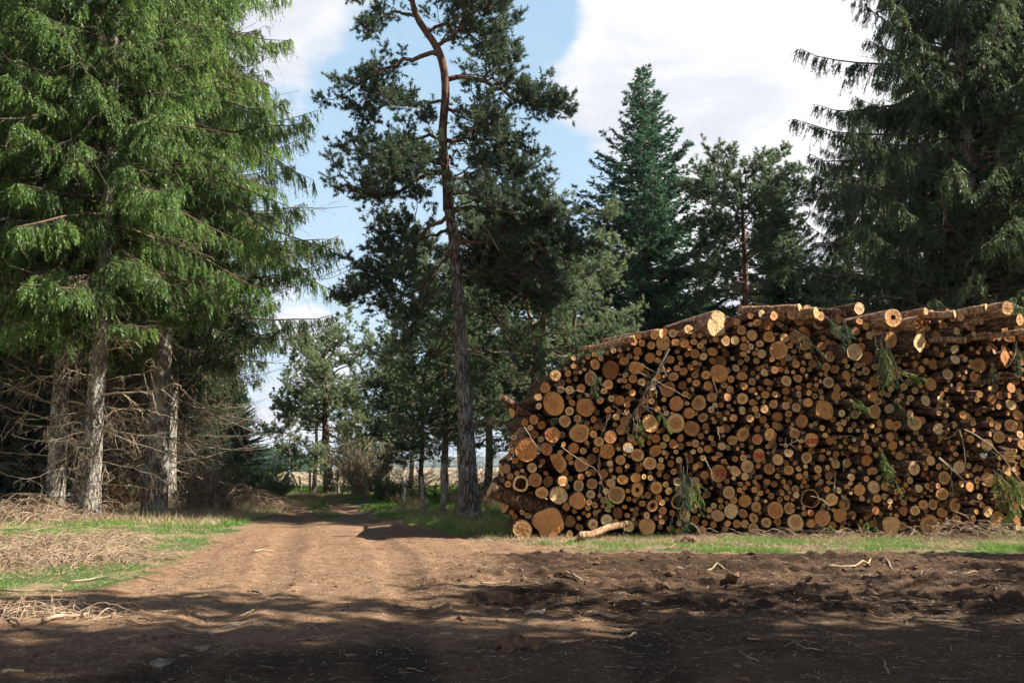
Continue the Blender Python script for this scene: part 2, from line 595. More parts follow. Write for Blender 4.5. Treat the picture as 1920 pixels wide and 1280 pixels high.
# packed earth: warm tan brown, darker churned mud
tan = n.ramp(n.math('ADD', n.math('MULTIPLY', nB, 0.45), n.math('MULTIPLY', nC, 0.55)), [(0.3, (0.105, 0.055, 0.030)), (0.5, (0.235, 0.138, 0.080)), (0.7, (0.42, 0.285, 0.18))])
mud = n.ramp(n.math('ADD', n.math('MULTIPLY', nB, 0.6), n.math('MULTIPLY', nC, 0.4)), [(0.34, (0.040, 0.021, 0.012)), (0.52, (0.105, 0.058, 0.033)), (0.70, (0.21, 0.13, 0.078))])
mf = n.smooth(n.math('ADD', n.math('MULTIPLY', (sp, 1), 0.75), n.math('MULTIPLY', nA, 0.5)), 0.35, 0.95)
litter = n.smooth(n.math('ADD', n.math('MULTIPLY', nD, 0.6), n.math('MULTIPLY', nC, 0.4)), 0.53, 0.62)
soil = n.mix(mf, tan, mud)
soil = n.mix(n.math('MULTIPLY', litter, 0.50), soil, (0.52, 0.39, 0.25))
spk = n.smooth(n.noise(n.vmath('MULTIPLY', O, (1, 1, 0.2)), 26.0, 5, 0.75), 0.56, 0.66)
soil = n.mix(n.math('MULTIPLY', spk, 0.55), soil, (0.085, 0.045, 0.025))
pat = n.smooth(n.noise(O, 1.7, 6, 0.7), 0.50, 0.66)
soil = n.mix(n.math('MULTIPLY', pat, 0.35), soil, (0.13, 0.07, 0.04))
grassc = n.ramp(n.math('ADD', n.math('MULTIPLY', nB, 0.5), n.math('MULTIPLY', nC, 0.5)), [(0.3, (0.030, 0.050, 0.016)), (0.5, (0.060, 0.105, 0.026)), (0.7, (0.13, 0.16, 0.055))])
dry = n.ramp(n.math('ADD', n.math('MULTIPLY', nA, 0.5), n.math('MULTIPLY', nC, 0.5)), [(0.3, (0.12, 0.085, 0.045)), (0.6, (0.30, 0.225, 0.13))])
gr = n.mix(n.smooth(n.noise(O, 0.7, 5, 0.65), 0.44, 0.58), grassc, dry)
fieldc = n.ramp(n.noise(O, 0.05, 5, 0.6), [(0.35, (0.28, 0.20, 0.12)), (0.5, (0.40, 0.30, 0.20)), (0.65, (0.20, 0.22, 0.10))])
gr = n.mix((sp, 2), gr, fieldc)
df = n.smooth(n.math('ADD', (sp, 0), n.math('MULTIPLY', n.math('SUBTRACT', n.math('ADD', n.math('MULTIPLY', nB, 0.5), n.math('MULTIPLY', nA, 0.5)), 0.5), 1.6)), 0.42, 0.58)
mud_shade_f = n.smooth((sp, 1), 0.55, 1.1)
soil = n.mix(n.math('MULTIPLY', mud_shade_f, 0.86), soil, (0.030, 0.017, 0.010))  # near-black tint over mud, ruts and the painted foreground shade
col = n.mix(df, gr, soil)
bs = n.n('ShaderNodeBsdfPrincipled', ins={'Base Color': col, 'Roughness': 0.95})
bs.inputs['Specular IOR Level'].default_value = 0.15
hb = n.math('ADD', n.math('MULTIPLY', nB, 0.5), n.math('ADD', n.math('MULTIPLY', nC, 0.35), n.math('MULTIPLY', nD, 0.15)))
n.set(bs, 'Normal', n.n('ShaderNodeBump', ins={'Height': hb, 'Strength': 0.9, 'Distance': 0.06}))
n.n('ShaderNodeOutputMaterial', ins={0: bs})
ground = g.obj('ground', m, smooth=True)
tag(ground, kind='structure')

# distant hills: two low ridges behind the fields
def hills(name, dist, amp, base, seed, mat, x0, x1):
    xs = np.linspace(x0, x1, 160)
    g = Geo()
    rows = []
    for k, (fy, fz) in enumerate([(0, 0), (0.35, 0.6), (0.7, 0.95), (1.0, 1.0), (1.6, 0.7)]):
        hgt = base + amp * fbm(xs / (dist * 0.22), xs * 0 + 3.3, 4, seed)
        rows.append(np.stack([xs, dist + fy * dist * 0.35 + 0 * xs, hgt * fz - 3], -1))
    V = np.array(rows)
    idx = np.arange(V.shape[0] * V.shape[1]).reshape(V.shape[:2])
    Q = np.stack([idx[:-1, :-1], idx[:-1, 1:], idx[1:, 1:], idx[1:, :-1]], -1)
    g.add(V, q=Q)
    return tag(g.obj(name, mat, smooth=True), kind='structure')


M['hill'] = plain_mat('far_wooded_hill', (0.035, 0.055, 0.040), (0.07, 0.09, 0.055), 0.01)
hills('hills', 2300, 34, 22, 3, M['hill'], -2600, 2600)
# ------------------------------------------------------------------ tree builders
def interp_curve(P, s, idx):
    """P (n,k,3); s (m,), idx (m,) -> points and tangents"""
    k = P.shape[1]
    f = np.clip(s, 0, 0.9999) * (k - 1)
    i = f.astype(int)
    t = (f - i)[:, None]
    a = P[idx, i]
    b = P[idx, i + 1]
    return a * (1 - t) + b * t, nz(b - a)


def grow(B, D, L, k, drop=0.0, lift=0.0, wig=0.0, r=None):
    """curved shoots from B along D with length L; drop bends down, lift turns the tip up"""
    r = r or rng
    n = len(B)
    s = np.linspace(0, 1, k)[None, :, None]
    L3 = np.asarray(L).reshape(-1, 1, 1)
    drop = np.asarray(drop).reshape(-1, 1, 1)
    lift = np.asarray(lift).reshape(-1, 1, 1)
    P = B[:, None, :] + D[:, None, :] * L3 * s
    P = P + UP * L3 * (lift * s ** 3.2 - drop * s ** 1.7)
    if wig:
        st = r.normal(size=(n, k, 3)) * wig
        st[:, 0] = 0
        P = P + np.cumsum(st, 1) * L3 / k
    return P


def trunk_geo(pts, rad, sides=14, flare=1.5, seed=0, m=0, g=None):
    """pts (k,3) centre line, rad (k,)"""
    r = np.random.default_rng(seed)
    pts = np.asarray(pts, float)
    rad = np.asarray(rad, float)
    # resample finely
    d = np.concatenate([[0], np.cumsum(np.linalg.norm(np.diff(pts, axis=0), axis=1))])
    k = max(12, int(d[-1] / 0.35))
    dd = np.linspace(0, d[-1], k)
    P = np.stack([np.interp(dd, d, pts[:, i]) for i in range(3)], -1)
    for _ in range(3):
        P[1:-1] = (P[:-2] + 2 * P[1:-1] + P[2:]) / 4
    R = np.interp(dd, d, rad)
    R = R * (1 + (flare - 1) * np.exp(-dd / 0.45))
    g = g or Geo()
    T = nz(np.gradient(P, axis=0))
    ref = np.array([1.0, 0.1, 0.05])
    A = nz(np.cross(T, ref))
    Bv = np.cross(T, A)
    ang = np.arange(sides) * 2 * np.pi / sides
    ph = r.uniform(0, 6.28, 4)
    lob = 1 + 0.035 * np.sin(3 * ang + ph[0])[None] + 0.03 * np.sin(5 * ang + ph[1])[None] + np.exp(-dd / 0.5)[:, None] * 0.22 * np.sin(4 * ang + ph[2])[None] + 0.025 * r.normal(size=(k, sides))
    V = P[:, None] + (R[:, None] * lob)[:, :, None] * (A[:, None] * np.cos(ang)[None, :, None] + Bv[:, None] * np.sin(ang)[None, :, None])
    i = (np.arange(k - 1) * sides)[:, None]
    j = np.arange(sides)[None]
    j2 = (j + 1) % sides
    Q = np.stack([i + j, i + j2, i + sides + j2, i + sides + j], -1)
    g.add(V, q=Q, m=m)
    return g, P, R


def spruce_crown(seed, H, hb, R, step=0.11, hang=0.6, dens=1.0, fine=1.0, elev=(-0.12, 0.55), drop=(0.42, 0.1), lift=0.18, lean=(0, 0), bare=0.12, irreg=0.35, az=None, top_pow=0.8, trunk=None, blade=(0.10, 0.036)):
    r = np.random.default_rng(seed)
    g = Geo()
    n = int((H * 0.985 - hb) / step)
    h = hb + (H * 0.985 - hb) * (np.arange(n) + r.uniform(0, 1, n)) / n
    rel = (h - hb) / (H - hb)
    a = np.arange(n) * 2.39996 + r.normal(size=n) * 0.35
    if az is not None:       # keep only shoots roughly towards the given side, thin the rest
        keep = (np.cos(a - az) > -0.2) | (r.uniform(size=n) < 0.4)
        h, rel, a = h[keep], rel[keep], a[keep]
        n = len(h)
    L = R * (1 - rel) ** top_pow * (1 - irreg * r.uniform(0, 1, n)) * np.clip(0.72 + rel * 4.0, 0, 1) + 0.12
    e = elev[0] + (elev[1] - elev[0]) * rel + r.normal(size=n) * 0.09
    D = np.stack([np.cos(a) * np.cos(e), np.sin(a) * np.cos(e), np.sin(e)], -1)
    dr = drop[0] + (drop[1] - drop[0]) * rel
    B = np.stack([lean[0] * h / H, lean[1] * h / H, h], -1)
    if trunk is not None:
        B = np.stack([np.interp(h, trunk[:, 2], trunk[:, 0]), np.interp(h, trunk[:, 2], trunk[:, 1]), h], -1)
    P = grow(B, D, L, 9, dr * r.uniform(0.6, 1.3, n), lift, 0.10, r)
    ss = np.linspace(0, 1, 9)[None]
    g.tubes(P, (0.008 + L * 0.0105)[:, None] * (1 - 0.85 * ss), 4, m=1)
    # side shoots
    m = np.maximum(4, (L / (0.125 / dens)).astype(int))
    idx = np.repeat(np.arange(n), m)
    tot = len(idx)
    s0 = bare + (1 - bare) * r.uniform(0, 1, tot) ** 0.85
    Bp, T = interp_curve(P, s0, idx)
    side = np.where(r.uniform(size=tot) < 0.5, -1.0, 1.0)[:, None]
    perp = nz(np.cross(T, UP))
    D2 = nz(side * perp * 0.75 + T * 0.62 + UP * (-0.22 * hang + 0.04) + r.normal(size=(tot, 3)) * 0.17)
    l2 = (0.14 + 0.30 * np.minimum(L[idx], 3.4) * (1.03 - s0)) * r.uniform(0.55, 1.15, tot)
    P2 = grow(Bp, D2, l2, 5, 0.5 * hang + 0.06, 0.04, 0.16, r)
    keep = l2 > 0.22
    ss = np.linspace(0, 1, 5)[None]
    if keep.sum():
        g.tubes(P2[keep], (0.003 + l2[keep] * 0.006)[:, None] * (1 - 0.7 * ss), 3, m=1)
    # hanging twiglets
    m2 = np.maximum(3, (l2 / (0.062 / fine)).astype(int))
    i2 = np.repeat(np.arange(tot), m2)
    t2 = len(i2)
    s1 = r.uniform(0.08, 1, t2)
    B3, T3 = interp_curve(P2, s1, i2)
    sd_ = np.where(r.uniform(size=t2) < 0.5, -1.0, 1.0)[:, None]
    pr = nz(np.cross(T3, UP))
    D3 = nz(T3 * 0.75 + sd_ * pr * 0.55 * (1.1 - hang * 0.7) + UP * (-1.25 * hang * r.uniform(0.3, 1.3, (t2, 1))) + r.normal(size=(t2, 3)) * 0.2)
    l3 = (0.10 + 0.34 * hang * r.uniform(0, 1, t2) ** 1.3) * r.uniform(0.7, 1.2, t2)
    # needles on twiglets
    nb = 8
    i3 = np.repeat(np.arange(t2), nb)
    u = np.tile(np.linspace(0, 0.92, nb), t2)
    DD = D3[i3]
    B4 = B3[i3] + DD * (l3[i3] * u)[:, None] - UP * (0.25 * hang * l3[i3] * u * u)[:, None]
    rd = r.normal(size=(len(i3), 3))
    D4 = nz(DD + rd * 0.42 - UP * 0.12 * hang)
    lb = blade[0] * r.uniform(0.65, 1.2, len(i3))
    g.blades(B4, D4, lb, blade[1] * r.uniform(0.7, 1.2, len(i3)), m=0, rnd=r.normal(size=(len(i3), 3)))
    return g


def dead_limb(B, D, L, r, seed, subs=7, drop=0.25, lift=0.2, thick=0.013):
    """one bare branch with twigs"""
    r_ = np.random.default_rng(seed)
    g = Geo()
    P = grow(np.array([B]), np.array([D]), [L], 10, drop, lift, 0.13, r_)
    ss = np.linspace(0, 1, 10)[None]
    g.tubes(P, thick * (1 - 0.8 * ss) + 0.003, 5)
    if subs:
        s0 = r_.uniform(0.2, 1, subs)
        Bp, T = interp_curve(P, s0, np.zeros(subs, int))
        D2 = nz(T * 0.8 + r_.normal(size=(subs, 3)) * 0.55 - UP * 0.25)
        P2 = grow(Bp, D2, L * 0.28 * r_.uniform(0.4, 1.1, subs), 6, 0.3, 0.1, 0.2, r_)
        g.tubes(P2, thick * 0.38 * (1 - 0.7 * np.linspace(0, 1, 6)[None]) * np.ones((subs, 1)) + 0.001, 3)
        n3 = subs * 3
        i3 = r_.integers(0, subs, n3)
        B3, T3 = interp_curve(P2, r_.uniform(0.2, 1, n3), i3)
        P3 = grow(B3, nz(T3 + r_.normal(size=(n3, 3)) * 0.6 - UP * 0.3), 0.18 * r_.uniform(0.5, 1.3, n3), 4, 0.25, 0, 0.15, r_)
        g.tubes(P3, np.full((n3, 4), 0.0028), 3)
    return g


def dead_tangle(g, seed, h0, h1, n, Lr, lean=(0, 0), R0=0.1, m=2, az=None):
    """mass of bare lower branches and twigs added to a crown mesh"""
    r = np.random.default_rng(seed)
    h = r.uniform(h0, h1, n)
    a = r.uniform(0, 6.283, n) if az is None else az + r.normal(size=n) * 1.0
    e = r.normal(size=n) * 0.22 - 0.05
    D = np.stack([np.cos(a) * np.cos(e), np.sin(a) * np.cos(e), np.sin(e)], -1)
    L = r.uniform(Lr[0], Lr[1], n)
    P = grow(np.stack([lean[0] * h, lean[1] * h, h], -1), D, L, 8, 0.3, 0.3, 0.15, r)
    g.tubes(P, (0.004 + 0.0042 * L)[:, None] * (1 - 0.75 * np.linspace(0, 1, 8)[None]), 4, m=m)
    k = 9
    i2 = np.repeat(np.arange(n), k)
    B2, T2 = interp_curve(P, r.uniform(0.15, 1, n * k), i2)
    P2 = grow(B2, nz(T2 * 0.7 + r.normal(size=(n * k, 3)) * 0.55 - UP * 0.3), 0.3 * L[i2] * r.uniform(0.3, 1.0, n * k), 5, 0.35, 0.05, 0.22, r)
    g.tubes(P2, np.full((n * k, 5), 0.0042) * (1 - 0.6 * np.linspace(0, 1, 5)[None]), 3, m=m)
    k3 = 3
    i3 = np.repeat(np.arange(n * k), k3)
    B3, T3 = interp_curve(P2, r.uniform(0.15, 1, len(i3)), i3)
    P3 = grow(B3, nz(T3 + r.normal(size=(len(i3), 3)) * 0.6 - UP * 0.45), 0.22 * r.uniform(0.4, 1.2, len(i3)), 4, 0.3, 0, 0.2, r)
    g.tubes(P3, np.full((len(i3), 4), 0.0026), 3, m=m)
    return g


def spruce_tree(name, seed, H, hb, R, tr=0.30, mat='spruce', lean=(0, 0), tangle=60, bark='bark', **kw):
    """an Empty with trunk and crown; returns the root"""
    root = empty(name, (0, 0, 0))
    r = np.random.default_rng(seed + 5)
    zz = np.linspace(-0.15, H, 14)
    pts = np.stack([lean[0] * zz / H + np.cumsum(r.normal(size=14)) * 0.018, lean[1] * zz / H + np.cumsum(r.normal(size=14)) * 0.018, zz], -1)
    g, _, _ = trunk_geo(pts, tr * (1 - 0.95 * np.clip(zz / H, 0, 1) ** 0.9) + 0.01, 16, 1.35, seed)
    g.obj('trunk', M[bark], root, smooth=True)
    cg = spruce_crown(seed, H, hb, R, trunk=pts, **kw)
    if tangle:
        dead_tangle(cg, seed + 1, 1.2, hb + 1.5, tangle, (R * 0.3, R * 0.8), m=2)
        dead_tangle(cg, seed + 2, hb, H * 0.75, 26, (R * 0.45, R * 0.95), m=2)
    cg.obj('crown', [M[mat], M['twig'], M['dead_dark']], root)
    return root


def pine_foliage(g, LP, LL, seed, sec=0.26, ter=0.16, tufts=3, tl=0.11, tw=0.022, nb=11, start=0.3, up=0.35, spread=0.42, m=0, mw=1, flat=0.6):
    """needle tufts carried by side shoots on limbs LP (n,k,3) of length LL"""
    r = np.random.default_rng(seed)
    n = len(LP)
    mm = np.maximum(3, (LL / sec).astype(int))
    idx = np.repeat(np.arange(n), mm)
    tot = len(idx)
    s0 = start + (1 - start) * r.uniform(0, 1, tot) ** 0.75
    B, T = interp_curve(LP, s0, idx)
    rd = r.normal(size=(tot, 3))
    rd[:, 2] *= flat
    D = nz(T * 0.55 + nz(rd) * 0.85 + UP * up * 0.6)
    l2 = np.clip(spread * LL[idx], 0.3, 1.35) * (1.15 - 0.6 * s0) * r.uniform(0.5, 1.15, tot)
    P2 = grow(B, D, l2, 6, 0.12, 0.22, 0.24, r)
    g.tubes(P2, (0.004 + 0.009 * l2)[:, None] * (1 - 0.75 * np.linspace(0, 1, 6)[None]), 3, m=mw)
    m2 = np.maximum(3, (l2 / ter).astype(int))
    i2 = np.repeat(np.arange(tot), m2)
    t2 = len(i2)
    B3, T3 = interp_curve(P2, r.uniform(0.3, 1, t2), i2)
    rd = r.normal(size=(t2, 3))
    rd[:, 2] *= 0.7
    D3 = nz(T3 * 0.6 + nz(rd) * 0.75 + UP * up)
    l3 = r.uniform(0.12, 0.34, t2)
    P3 = B3[:, None] + D3[:, None] * l3[:, None, None] * np.array([0, 1.0])[None, :, None]
    g.tubes(P3, np.full((t2, 2), 0.005), 3, m=mw)
    i3 = np.repeat(np.arange(t2), tufts)
    u = np.tile(np.linspace(1.0, 0.45, tufts), t2)
    B4 = B3[i3] + D3[i3] * (l3[i3] * u)[:, None]
    i4 = np.repeat(np.arange(len(i3)), nb)
    rd = nz(r.normal(size=(len(i4), 3)))
    D5 = nz(D3[i3][i4] * 0.75 + rd * 0.9)
    g.blades(B4[i4], D5, tl * r.uniform(0.7, 1.25, len(i4)), tw * r.uniform(0.7, 1.2, len(i4)), m=m, rnd=r.normal(size=(len(i4), 3)))


def auto_limbs(seed, H, hb, R, n, trunk, umbrella=0.6, e=(0.0, 0.9), wig=0.2):
    r = np.random.default_rng(seed)
    h = hb + (H * 0.97 - hb) * (np.arange(n) + r.uniform(0, 1, n)) / n
    rel = (h - hb) / (H - hb)
    a = np.arange(n) * 2.39996 + r.normal(size=n) * 0.5
    env = np.sqrt(np.clip(1 - ((rel - umbrella * 0.55) / (1.02 - umbrella * 0.4 * (rel < umbrella))) ** 2, 0.05, 1))
    L = R * env * r.uniform(0.65, 1.1, n)
    el = e[0] + (e[1] - e[0]) * rel + r.normal(size=n) * 0.15
    D = np.stack([np.cos(a) * np.cos(el), np.sin(a) * np.cos(el), np.sin(el)], -1)
    B = np.stack([np.interp(h, trunk[:, 2], trunk[:, 0]), np.interp(h, trunk[:, 2], trunk[:, 1]), h], -1)
    return grow(B, D, L, 9, 0.18, 0.25, wig, r), L


def pine_tree(name, seed, H, hb, R, nl=34, tr=0.2, mat='pine', bend=0.5, limbs_kw=None, red_from=0.45, fol=None, tangle=0, leanx=0.0):
    root = empty(name, (0, 0, 0))
    r = np.random.default_rng(seed)
    zz = np.linspace(-0.15, H * 0.97, 12)
    wob = np.cumsum(r.normal(size=(12, 2)), 0) * 0.11 * bend
    wob[0] = 0
    pts = np.stack([wob[:, 0] + leanx * zz / H, wob[:, 1], zz], -1)
    rad = tr * (1 - 0.85 * np.clip(zz / H, 0, 1)) + 0.012
    cut = max(2, int(12 * red_from))
    g, _, _ = trunk_geo(pts[:cut + 1], rad[:cut + 1], 12, 1.3, seed)
    g2, _, _ = trunk_geo(pts[cut:], rad[cut:] * 0.995, 10, 1.0, seed + 2)
    g.obj('trunk', M['bark_pine'], root, smooth=True)
    g2.obj('upper_trunk', M['bark_red'], root, smooth=True)
    LP, LL = auto_limbs(seed + 3, H, hb, R, nl, pts, **(limbs_kw or {}))
    g = Geo()
    g.tubes(LP, (0.012 + 0.012 * LL)[:, None] * (1 - 0.8 * np.linspace(0, 1, 9)[None]), 5, m=1)
    pine_foliage(g, LP, LL, seed + 4, **(fol or {}))
    if tangle:
        dead_tangle(g, seed + 7, hb * 0.45, hb + 1.0, tangle, (R * 0.3, R * 0.75), m=2)
    g.obj('crown', [M[mat], M['twig'], M['dead']], root)
    return root


def put(root, px, py_base, Y=None, rz=0.0, label=None, cat='tree', group=None, scale=1.0, x=None):
    if Y is None:
        Y = on_ground(px, py_base)[1]
    xx = at(px, 880, Y)[0] if x is None else x
    root.location = (xx, Y, gz(xx, Y) - 0.02)
    root.rotation_euler = (0, 0, rz)
    root.scale = (scale,) * 3
    tag(root, label, cat, group)
    return root
# ------------------------------------------------------------------ the spruces along the left edge
GL = 'spruces along the left forest edge'
spA = spruce_tree('spruce_tree', 101, 24, 8.6, 6.3, 0.36, hang=1.2, dens=1.9, fine=1.15, step=0.115, tangle=48, elev=(-0.06, 0.5), drop=(0.5, 0.15), lift=0.12, irreg=0.42, top_pow=0.7)
spB = spruce_tree('spruce_tree', 202, 21, 5.8, 4.8, 0.26, bark='bark_sunlit', hang=1.0, dens=1.9, fine=1.1, step=0.105, irreg=0.45, top_pow=0.7, tangle=45, elev=(-0.15, 0.5))
spC = spruce_tree('spruce_tree', 303, 22, 5.2, 4.6, 0.25, 'spruce', bark='bark_sunlit', hang=0.85, dens=1.8, fine=1.0, step=0.145, irreg=.45, top_pow=0.7, tangle=32)


def add_dead(root, spec, seed, mat='dead_dark'):
    """spec: (height, azimuth deg, length, elevation, thickness)"""
    for i, (h, az, L, e, th) in enumerate(spec):
        a = math.radians(az)
        D = nz(np.array([math.cos(a) * math.cos(e), math.sin(a) * math.cos(e), math.sin(e)]))
        g = dead_limb(np.array([0, 0, h]) + D * 0.05, D, L, None, seed + i, subs=8, thick=th)
        g.obj('dead_branch', M[mat], root)


rd_ = random.Random(5)


def dead_spec(n, h0, h1, azc, azs, l0, l1):
    return [(rd_.uniform(h0, h1), azc + rd_.uniform(-azs, azs), rd_.uniform(l0, l1), rd_.uniform(-0.15, 0.35), rd_.uniform(0.012, 0.028)) for _ in range(n)]


copies = []
YF = []
# copies made before the big individual dead branches are added
def cp(src, x, y, rz, s, label, group=GL):
    c = copy_thing(src, (x, y, gz(x, y) - 0.03), rz, s)
    tag(c, label, 'tree', group)
    copies.append(c)
    return c


GB = 'spruces in the dark wood on the left'
cp(spA, -16.4, 29.0, 2.1, 0.97, 'tall dark spruce trunk at the far left edge of the photo behind the brush', GB)
cp(spB, -14.6, 34.0, 4.0, 1.0, 'slim spruce between the two pale trunks, set back in the wood', GB)
cp(spC, -13.0, 35.5, 1.2, 1.06, 'spruce with thin dark trunk just left of the big trunk', GB)
cp(spB, -18.5, 35.0, 5.2, 1.1, 'spruce deep in the wood behind the leftmost trunk', GB)
cp(spC, -21.0, 30.0, 0.4, 1.1, 'spruce at the left edge hung with bare brown twigs', GB)
cp(spA, -19.5, 43.0, 3.3, 0.95, 'far spruce in the dark wood seen between the pale trunks', GB)
cp(spC, -14.8, 42.0, 2.6, 0.95, 'spruce standing right behind the big trunk in the wood', GB)
cp(spB, -16.6, 51.0, 0.9, 0.75, 'small spruce near the end of the wood with leaning dead branch', GB)
cp(spC, -24.0, 39.0, 4.4, 1.15, 'spruce furthest left in the back of the wood', GB)
cp(spB, -22.0, 50.0, 5.9, 1.1, 'spruce in the back row of the wood, closing the gap to the sky', GB)
cp(spA, -17.0, 23.5, 5.0, 0.92, 'spruce at the left edge reaching brown branches into the upper corner', GL)

for (x, y, s_, lb) in [(-21.5, 40, .50, 'young fir filling the dark gap at the left edge of the wood'), (-18.6, 38.5, .44, 'young fir filling the dark gap left of the pale trunks'), (-16.2, 39.5, .42, 'young fir filling the dark gap behind the pale trunks'), (-24.5, 44, .62, 'big young fir closing the wood at the left edge'), (-27, 38, .55, 'young fir at the far left, partly outside the frame'), (-14.2, 44.5, .36, 'young fir right behind the big trunk, low and dark'), (-21, 46, .5, 'young fir deep in the wood behind the two pale trunks'), (-25, 50, .55, 'young fir deep in the wood at the far left'), (-18, 55, .5, 'young fir in the gap between pale trunk and big trunk'), (-16, 47, .4, 'young fir low behind the big trunk'), (-29, 46, .5, 'young fir behind the leftmost trunk'), (-22.5, 57, .62, 'tallest young fir at the back of the wood'), (-17.3, 60, .42, 'bright young fir at the end of the wood beside the track'), (-33, 52, .6, 'young fir in the far left back corner of the wood'), (-13.6, 50, .30, 'lowest young fir at the right end of the wood')]:
    YF.append((x, y, s_, lb))
LATE = [(-13.8, 38.5, 3.9, .80, 'dull green spruce behind the big trunk whose low boughs droop over the track'), (-20.5, 31.5, 2.2, .9, 'dull green spruce closing the wood at the left edge')]
spB2 = cp(spB, -14.2, 41.6, 3.6, 0.80, 'bushy spruce at the end of the left row, hanging low beside the sky gap', GL)

put(spA, 292, 962, 31.0, 0.4, 'big spruce with thick straight trunk lit on its right side and hanging green boughs', group=GL)
put(spB, 172, 985, 26.5, 2.2, 'spruce with slim lichen covered trunk coloured sunlit, second from the left brush heap', group=GL)
put(spC, 108, 975, 27.2, 5.1, 'leaning spruce with pale sunlit trunk rising from the dry brush heap', group=GL)
spC.rotation_euler = (0, math.radians(2.0), 5.1)

loc_az = lambda root, az: az - math.degrees(root.rotation_euler.z)
add_dead(spA, [(h, loc_az(spA, az), L, e, t) for h, az, L, e, t in
               [(5.1, -12, 3.0, 0.12, .028), (4.3, -25, 3.6, 0.02, .022), (6.1, -20, 2.8, 0.22, .024), (5.5, -40, 1.8, 0.28, .034), (3.5, -8, 3.2, -0.06, .018),
                (2.9, -30, 3.0, -0.02, .018), (2.3, 5, 2.6, 0.05, .016), (6.4, -60, 2.6, 0.1, .02), (6.3, 200, 2.4, 0.05, .022), (3.9, 215, 2.2, 0.05, .018), (4.8, 190, 2.6, -0.1, .018),
                (1.9, -20, 2.4, 0.0, .014), (3.2, -50, 2.6, -0.1, .016)]], 900)
add_dead(spB, [(h, loc_az(spB, az), L, e, t) for h, az, L, e, t in
               [(3.3, -22, 2.5, 0.16, .034), (2.4, -15, 2.2, 0.02, .016), (4.4, -30, 1.8, 0.3, .03), (5.2, -160, 2.2, 0.1, .026), (3.8, -100, 1.6, 0.2, .018), (4.9, 10, 2.0, 0.1, .018), (3.6, -5, 1.9, 0.3, .014)]], 930, 'dead')
add_dead(spC, [(h, loc_az(spC, az), L, e, t) for h, az, L, e, t in
               [(3.2, -20, 3.4, 0.03, .030), (2.3, -40, 2.6, -0.2, .022), (3.0, -150, 2.0, 0.5, .024), (3.6, -120, 2.2, 0.3, .018), (4.6, -170, 2.8, 0.2, .022), (2.6, 175, 2.6, 0.25, .02), (1.7, 160, 2.2, 0.1, .016), (2.1, -30, 1.0, 0.0, .03), (4.0, 150, 3.0, -0.1, .02)]], 960, 'dead')

# ------------------------------------------------------------------ the tall leaning pine in the middle
PY = 29.5
def P1(px, py, dy=0.0):
    return at(px, py, PY + dy)


pine = empty('pine_tree', tuple(on_ground(880, 970)))
pine.location = (P1(880, 970)[0], PY, 0)
p0 = np.array(pine.location)
tag(pine, 'tall leaning pine with dark lower trunk and bare reddish upper trunk beside the track', 'tree')
tpx = [(881, 975), (879, 900), (877, 850), (872, 770), (867, 700), (862, 630), (860, 560), (856, 500), (850, 440), (842, 395), (839, 340), (832, 295), (828, 250), (833, 210), (838, 170), (834, 125), (822, 82), (800, 62), (780, 38), (768, 0), (775, -60), (790, -130), (795, -180)]
tp = np.array([P1(a, b) - p0 for a, b in tpx])
tp[0, 2] = -0.1
tr_ = np.interp(np.arange(len(tp)), [0, 2, 6, 10, 14, 18, 22], [0.285, 0.24, 0.17, 0.14, 0.125, 0.10, 0.03])
g, _, _ = trunk_geo(tp[:10], tr_[:10], 18, 1.35, 5)
g.obj('trunk', M['bark_pine'], pine, smooth=True)
g, _, _ = trunk_geo(tp[9:], tr_[9:], 14, 1.0, 6)
g.obj('upper_trunk', M['bark_red'], pine, smooth=True)


def trunk_at(py):
    ys = [b for a, b in tpx]
    i = np.interp(-py, [-y for y in ys], range(len(ys)))
    k = int(min(max(i, 0), len(tp) - 2))
    return tp[k] * (1 - (i - k)) + tp[k + 1] * (i - k)


